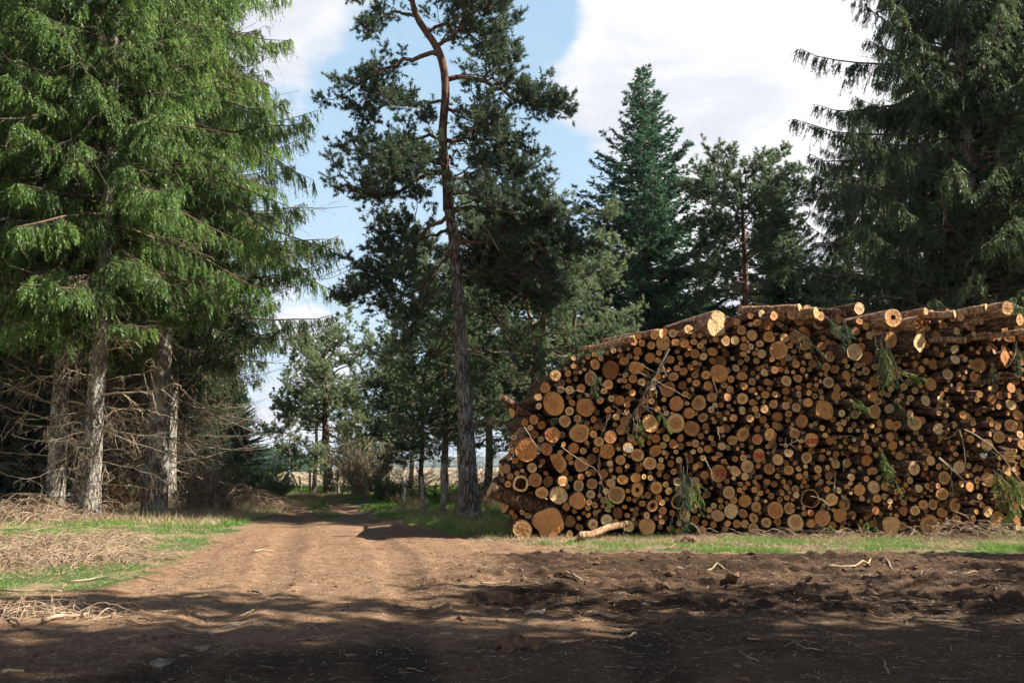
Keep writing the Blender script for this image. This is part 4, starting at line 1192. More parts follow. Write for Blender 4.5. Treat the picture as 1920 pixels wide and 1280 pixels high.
TILES = [
    (910, 600, 6.4, '1318,530,65 842,662,64 820,1000,142 1200,1045,108 955,1210,72 1105,1178,60 718,810,62 635,922,46 640,1030,38 992,640,42 1085,625,30 1140,625,28 1190,593,20 1180,495,20 1232,440,32 1310,412,32 1382,455,38 1465,390,30 1540,368,34 1612,362,25 1515,422,25 1605,432,25 1505,600,105 1475,770,56 1148,815,50 1010,838,50 1425,850,38 1378,962,42 1515,940,40 1615,960,60 1615,648,26 1610,725,28 1225,900,28 1040,990,42 1010,1090,50 1475,1075,38 1545,1035,35 1575,1160,42 1610,1100,32 1300,1190,40 1060,455,30 1060,550,32 1530,1090,20'),
    (910, 800, 5.82, '450,250,125 735,88,82 1030,70,110 668,240,72 545,577,74 618,718,70 385,620,85 800,745,95 1008,805,88 1018,642,66 845,590,56 1048,410,82 965,230,56 815,280,32 915,330,38 1068,262,38 1110,175,45 1182,80,40 1240,160,52 1365,110,68 1330,265,82 1205,250,33 605,135,35 310,115,32 272,540,38 345,505,27 402,478,20 248,625,36 760,410,95 1045,545,36 1125,510,30 1290,510,52 1370,612,48 1405,552,24 1358,400,33 1370,465,34 1465,365,50 1460,465,38 1165,620,58 1150,735,50 1255,610,42 1430,740,95 1315,700,40 1195,852,38 1135,820,32 1118,882,28 885,870,42 970,918,27 1075,940,23 1125,963,28 1202,935,28 1022,993,22 1283,865,24 1350,855,24 1392,862,22 1325,900,24 1445,938,62 1322,1012,60 1175,1060,55 1275,1140,35 1345,1105,32 1420,1040,36 405,1120,105 690,1050,165 920,1165,34 855,190,25 600,425,20 935,390,26 290,260,30 1455,240,20'),
    (1160, 570, 5.82, '1070,215,125 165,405,45 222,350,30 395,335,48 255,425,38 355,450,42 205,512,47 105,488,32 15,505,18 485,425,78 500,300,44 590,320,46 662,320,48 765,275,50 835,280,26 625,415,44 718,428,46 820,345,32 820,412,36 890,452,36 885,345,28 930,412,34 1005,405,28 1060,385,32 1100,465,40 1170,400,52 1270,395,48 1340,285,52 1455,340,60 1440,220,46 1290,195,38 1440,125,34 1365,380,30 1408,412,18 1365,465,42 1442,462,36 1360,545,36 1415,515,22 1485,540,26 340,585,55 440,530,34 425,615,42 190,695,76 195,585,38 565,605,42 638,520,26 775,480,26 745,548,28 830,540,50 925,572,42 1022,520,56 682,645,28 835,640,28 785,688,34 637,698,36 707,735,44 548,712,24 475,700,34 497,785,32 598,790,54 1098,755,98 952,772,46 772,828,36 848,862,42 975,890,50 695,888,50 535,928,88 1225,818,38 1345,785,54 1455,845,38 1290,892,28 1370,895,42 1150,885,36 1215,930,38 1455,938,38 1190,1012,46 1350,1030,60 1268,1070,32 1458,1070,36 1015,1015,58 875,1080,78 630,1085,82 748,1082,24 730,980,34 805,930,24 750,925,18 770,1190,60 1010,1150,36 1118,1100,30 1240,1150,20 1485,1145,36 1185,1185,26 1100,1210,32 920,1235,58 1030,1250,44 1160,1250,32 1255,1240,42 1435,1245,42 1350,1160,42 155,815,60 250,850,42 360,905,36 430,790,40 60,830,34 18,832,20 35,1045,48 110,1035,34 92,1095,34 88,1175,28 355,985,30 405,960,22 360,1055,32 495,1040,24 270,1050,40 520,1190,30 585,1190,28 425,1145,38 150,965,38 50,900,18 520,1255,28 1500,975,26 1500,795,24 60,620,50'),
    (1160, 790, 5.82, '345,20,100 620,20,100 797,75,90 30,90,55 105,285,58 205,365,70 400,320,66 20,420,52 340,455,70 135,180,40 205,75,35 283,138,26 340,158,34 430,110,20 257,203,28 405,185,48 180,230,26 520,178,42 487,258,38 597,245,52 675,180,40 495,338,28 627,330,24 462,418,28 522,392,15 586,390,16 733,355,18 815,330,28 768,243,30 838,240,42 900,158,32 917,238,24 890,310,34 972,298,42 1010,180,30 1035,238,30 932,68,32 960,112,20 1125,268,44 1240,205,58 1355,140,80 1120,90,34 1140,155,17 1300,295,22 1355,335,20 1360,395,34 1412,378,24 1270,408,32 1405,490,70 1272,540,60 1145,435,28 1185,460,28 1203,497,20 1090,565,92 940,585,44 1378,600,40 1260,620,22 1185,650,32 1330,680,28 1410,675,28 1320,745,30 1375,722,24 1480,742,34 1203,772,66 1355,778,20 1012,727,17 1112,860,28 1180,885,34 1255,855,40 1378,865,68 1038,917,38 1118,928,30 1225,975,78 1080,1025,70 1485,935,44 1472,1050,55 1470,1165,58 1290,1115,44 1375,1115,44 1190,1112,36 1165,1170,30 1035,1122,36 990,965,30 985,1035,32 910,1185,48 835,1070,46 880,1020,24 725,1025,60 825,965,36 668,1105,38 584,998,36 633,1020,22 650,870,88 640,655,44 655,730,34 718,610,32 343,560,26 278,600,28 347,615,30 442,572,32 455,490,42 200,470,28 248,465,20 95,485,28 118,375,16 70,360,18 225,515,38 187,613,54 45,635,60 205,745,72 410,722,66 20,790,55 100,755,24 515,685,38 550,755,42 435,835,36 320,800,44 262,818,20 210,835,20 110,845,30 258,893,38 370,918,64 480,970,44 525,845,26 475,880,36 65,930,34 148,960,24 200,950,24 95,1022,48 185,1005,30 305,1022,54 163,1062,22 220,1080,26 410,1050,28 457,1033,20 470,1090,34 10,1000,38 105,1140,62 310,1145,90 555,1165,32 745,1120,36 660,1195,34 845,490,34 940,1105,34 850,915,24 600,545,34 660,420,36 570,460,38 1090,362,32 1045,402,28 920,395,34'),
    (1410, 560, 5.82, '290,560,98 60,260,48 15,280,26 175,280,60 188,415,62 20,400,52 95,345,38 85,490,42 262,385,36 355,425,52 470,420,68 105,600,50 30,595,27 52,550,18 415,510,34 10,520,20 460,572,32 527,588,44 612,620,40 580,510,55 660,708,45 760,515,50 895,352,38 965,405,42 850,630,62 980,545,32 1120,580,100 1130,350,50 1052,410,22 1172,105,70 1400,165,55 440,170,60 605,110,45 240,185,55 108,165,50 750,190,48 945,220,50 1175,245,38 1430,250,36 1245,300,38 1290,400,50 810,745,44 905,765,48 1015,678,28 1040,735,26 1110,772,22 1030,838,56 1172,812,26 1120,895,40 1210,925,34 1052,925,34 835,910,62 750,822,22 697,872,22 703,940,24 745,900,20 595,838,22 500,868,46 555,945,32 507,970,34 445,990,30 625,945,34 375,895,54 370,1005,44 257,875,44 297,943,36 165,905,36 137,805,40 70,760,26 60,855,28 250,775,40 315,770,30 377,795,26 480,710,42 450,800,24 553,772,32 565,700,26 340,690,44 280,710,18 220,660,28 15,905,24 88,975,28 48,1030,26 145,1045,42 250,1040,34 70,1078,22 12,995,26 15,1125,24 130,1120,26 235,1150,46 35,1205,38 137,1200,46 482,1185,48 612,1130,50 370,1165,42 525,1110,36 510,1040,38 622,1025,34 685,1060,30 915,1060,54 1000,1040,34 790,1210,105 1335,1230,75 1080,1115,28 925,1125,18 1320,1070,58 1270,965,40 1335,905,60 1220,1020,22 60,1270,32 400,1255,38 980,1250,40 1125,1170,24 1480,680,50'),
    (1410, 790, 5.82, '195,140,68 58,195,58 58,82,42 75,370,76 255,40,40 160,45,28 650,200,76 545,210,28 172,272,26 522,277,22 232,352,34 178,340,20 400,340,50 282,415,60 595,395,62 190,515,60 762,395,38 835,340,26 862,410,20 775,315,24 845,210,42 800,150,30 945,30,24 1000,15,30 960,80,32 1070,92,30 1115,45,28 1155,98,24 1230,100,28 1310,48,28 1370,95,38 1390,20,38 1490,25,50 765,70,30 645,45,26 842,100,26 1405,155,34 1345,190,40 1245,165,26 1115,200,22 1020,220,30 965,272,24 1070,280,20 1125,300,36 1265,305,46 1215,235,32 1440,250,28 1250,425,60 1490,165,34 1350,360,30 510,515,32 585,490,32 515,598,36 570,652,28 615,635,24 400,530,52 285,515,28 278,595,30 705,605,26 818,577,18 585,565,28 1083,605,40 1075,670,28 1035,710,30 1095,738,22 1250,625,30 1172,745,62 1330,715,70 1460,705,50 1285,545,38 1080,780,34 1000,815,34 950,750,34 1200,838,28 1272,865,22 1365,840,44 1440,818,34 1450,890,28 1500,870,26 1170,955,34 1275,1015,42 1105,1050,46 1190,1085,20 635,840,100 870,850,68 980,905,40 895,965,50 965,1025,75 770,1050,88 645,1110,65 475,1100,90 255,965,90 410,945,64 505,875,26 505,940,32 565,942,26 570,1005,28 640,995,36 380,832,30 445,850,32 482,800,34 410,775,18 330,790,24 45,930,58 25,1050,45 35,1165,55 155,1100,55 280,1090,40 25,745,28 55,690,28 30,655,24 165,658,38 50,605,24 68,485,30 130,450,18 55,840,28 90,780,34 150,868,18 210,810,34 345,655,26 375,710,32 1455,1140,90 990,1165,38 1020,1105,28 880,1130,40 305,850,30 820,740,34 910,780,24 720,520,45 825,500,28 890,478,20 1350,970,45'),
    (1660, 560, 5.82, '85,208,105 60,450,88 380,265,80 440,135,40 520,160,42 680,130,26 672,165,30 735,220,34 602,250,22 485,250,32 1000,165,48 1145,105,48 1335,100,80 1470,225,65 825,205,40 780,355,44 880,290,32 555,405,60 375,480,100 235,605,44 297,575,28 305,640,24 203,715,20 650,510,30 555,550,36 755,552,50 617,610,30 445,682,34 525,718,54 765,665,56 965,382,26 915,438,36 1170,420,40 1245,420,34 1355,420,62 125,665,55 30,690,55 325,710,32 105,810,80 495,930,72 385,950,28 415,1010,34 325,1000,36 440,1110,58 685,890,28 722,940,18 680,825,60 802,822,28 855,862,32 880,798,20 853,742,18 925,740,24 970,845,56 1040,795,28 935,955,36 815,940,34 802,985,28 1055,945,28 1150,985,34 1165,1090,54 1255,1055,44 1375,970,54 1265,865,68 1425,830,46 1310,650,90 1190,575,28 1012,583,24 1040,540,20 1130,540,36 1370,1155,64 1485,1075,34 1355,1055,30 1030,1040,38 1000,1100,34 945,1075,22 880,1078,24 850,1015,24 620,1040,36 598,1095,38 665,985,30 678,1155,20 275,1085,38 243,1135,22 60,985,36 200,960,38 735,1210,24 585,1245,30 665,1270,30 850,1265,44 1240,1175,30 1180,1200,34 1335,1245,28 395,770,40 270,1260,40 1500,870,30 1495,770,20 70,930,30 1140,900,24 1490,690,40 1080,1200,34 1000,1210,30 870,660,28 215,310,40'),
    (1660, 790, 5.82, '50,165,46 80,262,50 45,30,60 175,232,28 580,80,62 690,80,28 750,45,26 885,25,28 890,70,24 965,95,24 960,20,30 880,140,34 930,190,40 1020,255,24 1110,255,72 1240,170,62 1370,40,72 1360,190,28 1418,182,28 1470,140,40 1485,235,50 1230,50,38 1160,25,30 1110,45,22 1145,135,32 1080,115,30 1360,375,72 1430,315,28 1250,392,22 1455,390,28 1237,468,28 1425,468,20 1155,408,28 1070,375,42 900,365,22 950,355,20 768,355,26 710,410,24 700,230,34 790,230,24 728,295,30 600,180,30 588,218,22 260,305,52 160,370,52 335,310,30 365,397,26 312,510,72 495,427,54 583,490,34 508,568,58 418,455,32 440,505,28 415,580,32 462,622,22 642,615,72 125,560,40 250,580,30 270,640,38 185,465,38 135,490,22 78,495,30 45,525,22 22,705,32 95,705,26 225,690,26 262,737,32 365,730,50 460,705,38 515,675,26 575,700,32 435,780,28 488,820,26 398,818,32 305,820,54 235,835,20 165,828,24 108,838,28 50,868,30 120,765,36 185,750,36 10,880,26 200,885,34 55,935,30 120,930,18 198,975,52 325,970,52 415,905,52 518,903,60 620,790,68 725,775,50 800,812,30 760,910,75 880,835,42 925,710,54 1005,640,44 1080,655,34 1005,712,24 1030,820,34 945,810,30 920,885,34 1012,880,26 1058,910,32 955,880,28 870,952,22 993,980,30 1045,978,24 940,985,22 1120,980,60 960,1050,34 1225,795,46 1165,870,26 1222,880,24 1095,745,28 1215,1065,90 60,1010,30 120,1028,36 285,1060,40 370,1070,32 450,1025,50 490,1130,115 65,1130,100 620,990,55 775,1065,48 900,590,48 800,500,68 830,680,36 775,690,30 1410,930,55 1340,980,60 1430,1060,50 675,870,36 500,750,20 1450,1150,36'),
]
raw = []
for ox, oy, k, txt in TILES:
    for tr3 in txt.split():
        a, b, c = tr3.split(',')
        raw.append([ox + float(a) / k, oy + float(b) / k, float(c) / k])
raw.sort(key=lambda q: -q[2])
px_logs = []
for q in raw:
    ok = True
    for o in px_logs:
        dd = math.hypot(q[0] - o[0], q[1] - o[1])
        if dd < max(o[2], q[2]) * 0.72 or dd < o[2] * 0.8:
            ok = False
            break
    if ok:
        px_logs.append(q)

# hand-described logs: pixel near its centre -> (label, short name used by its neighbours, style)
MARK = [
    (1038, 756, 'big round pale log with fine rings at the upper left end of the pile', 'big round log at the left end', dict()),
    (987, 843, 'big squarish pale log low at the left end of the pile', 'squarish log low at the left end', dict(lobes=.05)),
    (1097, 763, 'lobed log with a ringed bulge at its foot, right of the big round one', 'lobed log right of the big round one', dict(lobes=.10, heart=.55)),
    (1145, 694, 'dark recessed irregular log on the upper left slope of the pile', 'dark irregular log on the left slope', dict(lobes=.10, dark=1, prot=-.35)),
    (1036, 815, 'pale log with a red paint smear down its left side', 'pale log with a red smear', dict(red='smear')),
    (1087, 812, 'large reddish hearted log with wavy pale rim in the left part', 'wavy rimmed log in the left part', dict(heart=.75, lobes=.06)),
    (1025, 841, 'cracked whitish log with a bright red painted stripe at the left end', 'red striped cracked log', dict(red='stripe')),
    (1004, 899, 'ringed log with pale collar round an orange heart, upper of the two', 'upper collared log', dict(heart=.70)),
    (1016, 923, 'ringed log with pale collar round an orange heart, lower of the two', 'lower collared log', dict(heart=.68)),
    (976, 906, 'hollow rotten log low at the left end of the pile', 'hollow rotten log at the left end', dict(hole=.70, lobes=.08)),
    (1047, 928, 'large smooth pale log low in the left part of the pile', 'smooth pale log low on the left', dict()),
    (1083, 938, 'large orange hearted angular log low in the left part', 'angular orange log low on the left', dict(heart=.78, lobes=.05)),
    (1090, 870, 'large dark centred log with pale rim in the left part', 'dark centred log in the left part', dict(heart=.75)),
    (1041, 870, 'split wedge shaped piece with deep red wood at the left end', 'red split wedge', dict(wedge=1)),
    (980, 992, 'flat bottomed pale butt log on the grass at the left foot of the pile', 'pale butt log on the grass', dict(lobes=.08)),
    (1029, 980, 'giant lobed butt log on the ground at the left foot of the pile', 'giant lobed butt log', dict(lobes=.16)),
    (1344, 607, 'huge lobed butt log on top of the pile where the slope ends', 'huge lobed log on top', dict(lobes=.13, axis=(-.30, .95, 0), len=2.4)),
    (1188, 640, 'small brightly sunlit log end where the top slope begins', 'bright log end on the slope', dict(prot=.38)),
    (1243, 643, 'large stained log with knots just under the top slope', 'stained log under the slope', dict(lobes=.05)),
    (1349, 700, 'big log dotted with dark specks right of the broken branch', 'dark specked big log', dict(lobes=.03)),
    (1252, 729, 'big smooth orange log right of the long broken branch', 'smooth orange log by the branch', dict(heart=.9)),
    (1268, 756, 'big plain log just below the smooth orange one', 'plain big log below it', dict()),
    (1310, 755, 'lobed log with a rough centre crossed by a pale twig', 'rough centred lobed log', dict(lobes=.08)),
    (1219, 793, 'big orange log, leftmost of three big ones in the middle of the pile', 'leftmost of the three big middle logs', dict()),
    (1266, 793, 'big pale log, central one of three big ones in the middle', 'central one of the three big middle logs', dict()),
    (1297, 803, 'big darker log, rightmost of three big ones in the middle', 'rightmost of the three big middle logs', dict()),
    (1178, 839, 'log with a small white printed tag stapled to its end, left half', 'log with the white tag', dict(tagged=(0.0, 0.02))),
    (1347, 887, 'big reddish log marked with four red painted digits', 'log with red digits', dict(red='digits', heart=.85)),
    (1423, 854, 'big log with three red painted letters', 'log with red letters', dict(red='letters', heart=.9)),
    (1420, 823, 'oval log smeared with red paint and edged with pale bark', 'red smeared oval log', dict(red='blot')),
    (1373, 825, 'log with splintered edge and reddish face', 'splintered reddish log', dict(red='smear', lobes=.08)),
    (1393, 814, 'large pale log with frayed edge above the red smeared ones', 'frayed pale log', dict(lobes=.05)),
    (1522, 825, 'tall pale log with three thick red painted digits', 'tall log with red digits', dict(red='digits2')),
    (1714, 878, 'log with a thin red painted forked mark', 'log with red forked mark', dict(red='fork')),
    (1367, 923, 'log with a clear double ring below the red marked logs', 'double ringed log', dict(heart=.7)),
    (1272, 939, 'large dark hollow log beside the hanging green bough', 'dark hollow log by the bough', dict(hole=.78, lobes=.06)),
    (1224, 948, 'log with an orange ring round a dark hollow centre, low in the middle', 'hollow centred log low in the middle', dict(hole=.45, heart=.8)),
    (1195, 918, 'oval log with a dark rotten centre, low in the left half', 'rotten centred oval log', dict(hole=.3, lobes=.07)),
    (1371, 958, 'large cracked log low in the middle of the pile', 'large cracked log low down', dict(lobes=.05)),
    (1519, 934, 'large hollowed log with a pale rim behind pale twigs', 'large hollowed log', dict(hole=.86)),
    (1454, 956, 'large pale log near the bottom, left of the hollowed one', 'pale log left of the hollowed one', dict()),
    (1542, 970, 'large amber log near the bottom, under the hollowed one', 'amber log under the hollowed one', dict(heart=.95)),
    (1460, 656, 'big pinkish log high in the pile with a clean cut', 'big pinkish log high up', dict()),
    (1602, 660, 'big split log face streaked by sunlight', 'big sunlit split log', dict(lobes=.10, axis=(-.45, .89, .05), prot=.25)),
    (1675, 596, 'thick log with a round black hole in its centre, on top of the pile', 'log with the black hole', dict(hole=.27, axis=(-.35, .93, 0), prot=.35, heart=.8)),
    (1725, 606, 'rotten log with a crumbled rusty orange end on top of the pile', 'rusty crumbled log', dict(rust=1, axis=(-.38, .92, 0), prot=.3, lobes=.08)),
    (1670, 637, 'large pale sunlit log just below the one with the black hole', 'pale log below the black hole', dict(lobes=.04, axis=(-.4, .91, 0), prot=.15)),
    (1724, 642, 'large obliquely cut log lit by the sun below the rusty one', 'obliquely cut sunlit log', dict(lobes=.09, axis=(-.5, .86, .08), prot=.25)),
    (1889, 577, 'thick sunlit log at the top right corner of the pile', 'thick log at the top right', dict(axis=(-.36, .93, -.01), prot=.8)),
    (1912, 599, 'bright sunlit log end at the right edge near the top', 'bright log end at the right edge', dict(axis=(-.34, .94, 0), prot=.8)),
    (1546, 768, 'big ragged lobed log in the middle right of the pile', 'ragged lobed log', dict(lobes=.12)),
    (1885, 672, 'dark angular log behind the hanging twigs at the right edge', 'dark angular log at the right edge', dict(lobes=.09, dark=.6, prot=-.2)),
    (1744, 984, 'large butt log half sunk in the straw at the foot of the pile, right', 'butt log in the straw', dict(lobes=.07)),
    (1671, 984, 'large pale butt log at the foot of the pile beside green twigs', 'pale butt log at the foot', dict(lobes=.06)),
    (1512, 770, 'sunlit log end with a ragged bark edge, high right of middle', 'ragged edged sunlit log', dict(lobes=.06, prot=.2)),
    (1841, 854, 'log with a small folded white tag at the right', 'log with the folded tag', dict(tagged=(-.02, -.01))),
    (1440, 608, 'orange brown rotten log near the top, left of middle', 'orange rotten log near the top', dict(rust=.6)),
]

LANDS = []
for mk in MARK:
    best = min(px_logs, key=lambda q: math.hypot(q[0] - mk[0], q[1] - mk[1]))
    LANDS.append((best, mk))
mark_of = {id(b): mk for b, mk in LANDS}

r = np.random.default_rng(42)
logs = []
for q in px_logs:
    mk = mark_of.get(id(q))
    st = dict(mk[4]) if mk else {}
    rightness = np.clip((q[0] - 1450) / 400.0, 0, 1)
    top = np.clip((q[1] < np.interp(q[0], [1000, 1100, 1190, 1320, 1420, 1920], [720, 672, 648, 615, 600, 618])), 0, 1)
    if 'axis' in st:
        ax = nz(np.array(st['axis']))
    elif top:
        a = r.uniform(0.05, 0.40) if q[0] > 1400 else r.uniform(0.0, 0.12)
        ax = nz(np.array([-a, 1 - a * 0.4, r.normal() * 0.03]))
    else:
        spread = 0.03 + 0.13 * rightness
        ax = nz(A_ + np.array([r.normal() * spread - 0.24 * rightness, 0, r.normal() * spread * 0.6]))
    prot = st.get('prot', float(r.normal() * 0.13 + (0.10 * top) + rightness * r.uniform(-0.15, 0.30)))
    p, t = face_pt(q[0], q[1], prot)
    rad = q[2] / F_PX * t * 1.05
    logs.append(dict(px=q, p=p, r=rad, ax=ax, mk=mk, st=st, rnd=r.uniform(), top=top))

# keep neighbouring logs from growing into each other
uv = np.array([[np.dot(l['p'], U_), l['p'][2]] for l in logs])
rr_ = np.array([l['r'] for l in logs])
for it in range(3):
    for i in range(len(logs)):
        d = np.hypot(*(uv - uv[i]).T)
        near = np.where((d < rr_ + rr_[i]) & (d > 1e-6))[0]
        for j in near:
            ov = rr_[i] + rr_[j] - d[j]
            if ov > 0.02:
                k = i if rr_[i] < rr_[j] else j
                rr_[k] = max(rr_[k] - ov * 0.55, rr_[k] * 0.86)
for l, x in zip(logs, rr_):
    l['r'] = float(x)

# small logs that show only deep in the gaps
OUT = [(925, 925), (945, 865), (950, 830), (985, 780), (1000, 745), (1025, 705), (1045, 690), (1100, 668), (1180, 640), (1300, 612), (1400, 590), (1500, 590), (1700, 590), (1860, 580), (1960, 590), (2010, 600), (2010, 985), (1960, 990), (1000, 995), (955, 990), (955, 940)]
ouv = np.array([[np.dot(face_pt(a, b)[0], U_), face_pt(a, b)[0][2]] for a, b in OUT])
cand = np.stack([r.uniform(ouv[:, 0].min(), ouv[:, 0].max(), 26000), r.uniform(0.08, 5.2, 26000)], -1)
ins = poly_sd(cand[:, 0], cand[:, 1], ouv)
fill = []
cu = np.concatenate([uv, np.zeros((4000, 2)) + 1e6])
cr = np.concatenate([rr_, np.zeros(4000)])
cnt = len(uv)
for (u, v), s_ in zip(cand, ins):
    if s_ < 0.05:
        continue
    d = np.hypot(cu[:cnt, 0] - u, cu[:cnt, 1] - v) - cr[:cnt]
    rad = min(d.min(), s_ + 0.05, 0.17)
    if rad < 0.05:
        continue
    rad *= r.uniform(0.88, 1.04)
    cu[cnt] = (u, v)
    cr[cnt] = rad
    cnt += 1
    dep = -abs(r.normal()) * 0.40 - 0.14
    p = P0_ - A_ * dep + U_ * (u - np.dot(P0_, U_)) 
    p = p + U_ * (np.dot(P0_, U_) - np.dot(P0_, U_))
    p[2] = v
    fill.append(dict(p=p, r=rad, ax=nz(A_ + np.array([r.normal() * .04, 0, r.normal() * .03])), st={}, rnd=r.uniform(), mk=None, px=None, top=0))

# ---- materials of the cut ends and the bark
def end_mat():
    m, n = new_mat('sawn_log_end')
    at1 = n.n('ShaderNodeAttribute', attribute_name='lxy')      # x, y in metres from the pith, random id
    at2 = n.n('ShaderNodeAttribute', attribute_name='sty')      # radius fraction, heart size, tone
    s1 = n.n('ShaderNodeSeparateXYZ', ins={0: (at1, 'Vector')})
    s2 = n.n('ShaderNodeSeparateXYZ', ins={0: (at2, 'Vector')})
    x, y, rid = (s1, 0), (s1, 1), (s1, 2)
    rf, heart, tone = (s2, 0), (s2, 1), (s2, 2)
    off = n.n('ShaderNodeCombineXYZ', ins={0: x, 1: y, 2: n.math('MULTIPLY', rid, 37.0)})
    d = n.math('POWER', n.math('ADD', n.math('MULTIPLY', x, x), n.math('MULTIPLY', y, y)), 0.5)
    wob = n.noise(off, 7.0, 3, 0.5)
    dd = n.math('ADD', d, n.math('MULTIPLY', n.math('SUBTRACT', wob, 0.5), 0.035))
    rv = n.n('ShaderNodeCombineXYZ', ins={0: n.math('MULTIPLY', dd, 75.0), 1: n.math('MULTIPLY', rid, 91.0), 2: 0.0})
    rings = n.noise(rv, 1.0, 2, 0.7)
    fine = n.noise(off, 60.0, 3, 0.7)
    big = n.noise(off, 6.0, 4, 0.65)
    ang = n.math('ARCTAN2', y, x)
    av = n.n('ShaderNodeCombineXYZ', ins={0: n.math('MULTIPLY', ang, 5.0), 1: n.math('MULTIPLY', d, 2.5), 2: n.math('MULTIPLY', rid, 53.0)})
    crk = n.smooth(n.noise(av, 1.6, 2, 0.5), 0.62, 0.68)
    # sapwood to heartwood
    base = n.ramp(tone, [(0.0, (0.50, 0.175, 0.050)), (0.35, (0.76, 0.36, 0.115)), (0.7, (0.88, 0.52, 0.215)), (1.0, (0.92, 0.68, 0.38))])
    hcol = n.ramp(rid, [(0.0, (0.48, 0.16, 0.045)), (0.5, (0.62, 0.27, 0.08)), (1.0, (0.38, 0.15, 0.06))])
    hm = n.smooth(n.math('SUBTRACT', n.math('ADD', rf, n.math('MULTIPLY', n.math('SUBTRACT', big, 0.5), 0.25)), heart), 0.03, -0.03)
    hm.inputs[1].default_value = -0.03
    hm.inputs[2].default_value = 0.03
    hf = n.math('SUBTRACT', 1.0, hm)
    col = n.mix(n.math('MULTIPLY', hf, 0.72), base, hcol)
    col = n.mix(n.math('MULTIPLY', n.smooth(rings, 0.42, 0.66), 0.38), col, (0.30, 0.15, 0.065))
    col = n.mix(n.math('MULTIPLY', n.smooth(big, 0.50, 0.72), 0.42), col, (0.24, 0.125, 0.065))
    col = n.mix(n.math('MULTIPLY', n.smooth(fine, 0.55, 0.75), 0.28), col, (0.72, 0.52, 0.33))
    pith = n.smooth(d, 0.016, 0.006)
    pith.inputs[1].default_value = 0.006
    pith.inputs[2].default_value = 0.020
    col = n.mix(n.math('MULTIPLY', n.math('SUBTRACT', 1.0, pith), 0.6), col, (0.13, 0.06, 0.03))
    col = n.mix(n.math('MULTIPLY', crk, 0.6), col, (0.10, 0.05, 0.03))
    st1 = n.smooth(n.noise(n.vmath('ADD', off, (3.1, 7.7, 0.0)), 2.6, 4, 0.7, 0.6), 0.54, 0.66)
    col = n.mix(n.math('MULTIPLY', st1, 0.45), col, (0.20, 0.13, 0.085))
    gry = n.smooth(n.noise(n.n('ShaderNodeCombineXYZ', ins={0: n.math('MULTIPLY', rid, 311.0)}), 1.0, 0), 0.60, 0.72)
    col = n.mix(n.math('MULTIPLY', gry, 0.35), col, (0.40, 0.33, 0.26))
    saw = n.noise(n.vmath('MULTIPLY', n.n('ShaderNodeVectorRotate', rotation_type='Z_AXIS', ins={'Vector': off, 'Angle': n.math('MULTIPLY', rid, 60.0)}), (90.0, 3.0, 1.0)), 1.0, 2, 0.5)
    col = n.mix(n.math('MULTIPLY', n.smooth(saw, 0.5, 0.7), 0.22), col, (0.88, 0.66, 0.42))
    rim = n.smooth(rf, 0.93, 0.985)
    col = n.mix(n.math('MULTIPLY', rim, 0.75), col, (0.12, 0.055, 0.03))
    bs = n.n('ShaderNodeBsdfPrincipled', ins={'Base Color': col, 'Roughness': 0.8})
    bs.inputs['Specular IOR Level'].default_value = 0.2
    hh = n.math('ADD', n.math('MULTIPLY', rings, 0.4), n.math('ADD', n.math('MULTIPLY', fine, 0.5), n.math('MULTIPLY', big, 0.8)))
    n.set(bs, 'Normal', n.n('ShaderNodeBump', ins={'Height': hh, 'Strength': 0.8, 'Distance': 0.03}))
    n.n('ShaderNodeOutputMaterial', ins={0: bs})
    return m


M['end'] = end_mat()
M['logbark'] = bark_mat('log_bark', [(0.035, 0.018, 0.012), (0.115, 0.060, 0.036), (0.24, 0.145, 0.095)], (14, 14, 3.5), 0.7)
M['logbare'] = bark_mat('peeled_log_bark', [(0.11, 0.055, 0.03), (0.30, 0.165, 0.09), (0.48, 0.33, 0.21)], (12, 12, 3.0), 0.4)
M['rot'] = plain_mat('rotten_wood', (0.13, 0.05, 0.02), (0.42, 0.17, 0.05), 16, 0.95, 1.0)
M['hollow'] = plain_mat('dark_hollow_wood', (0.03, 0.015, 0.008), (0.12, 0.055, 0.025), 12, 0.95, 0.6)


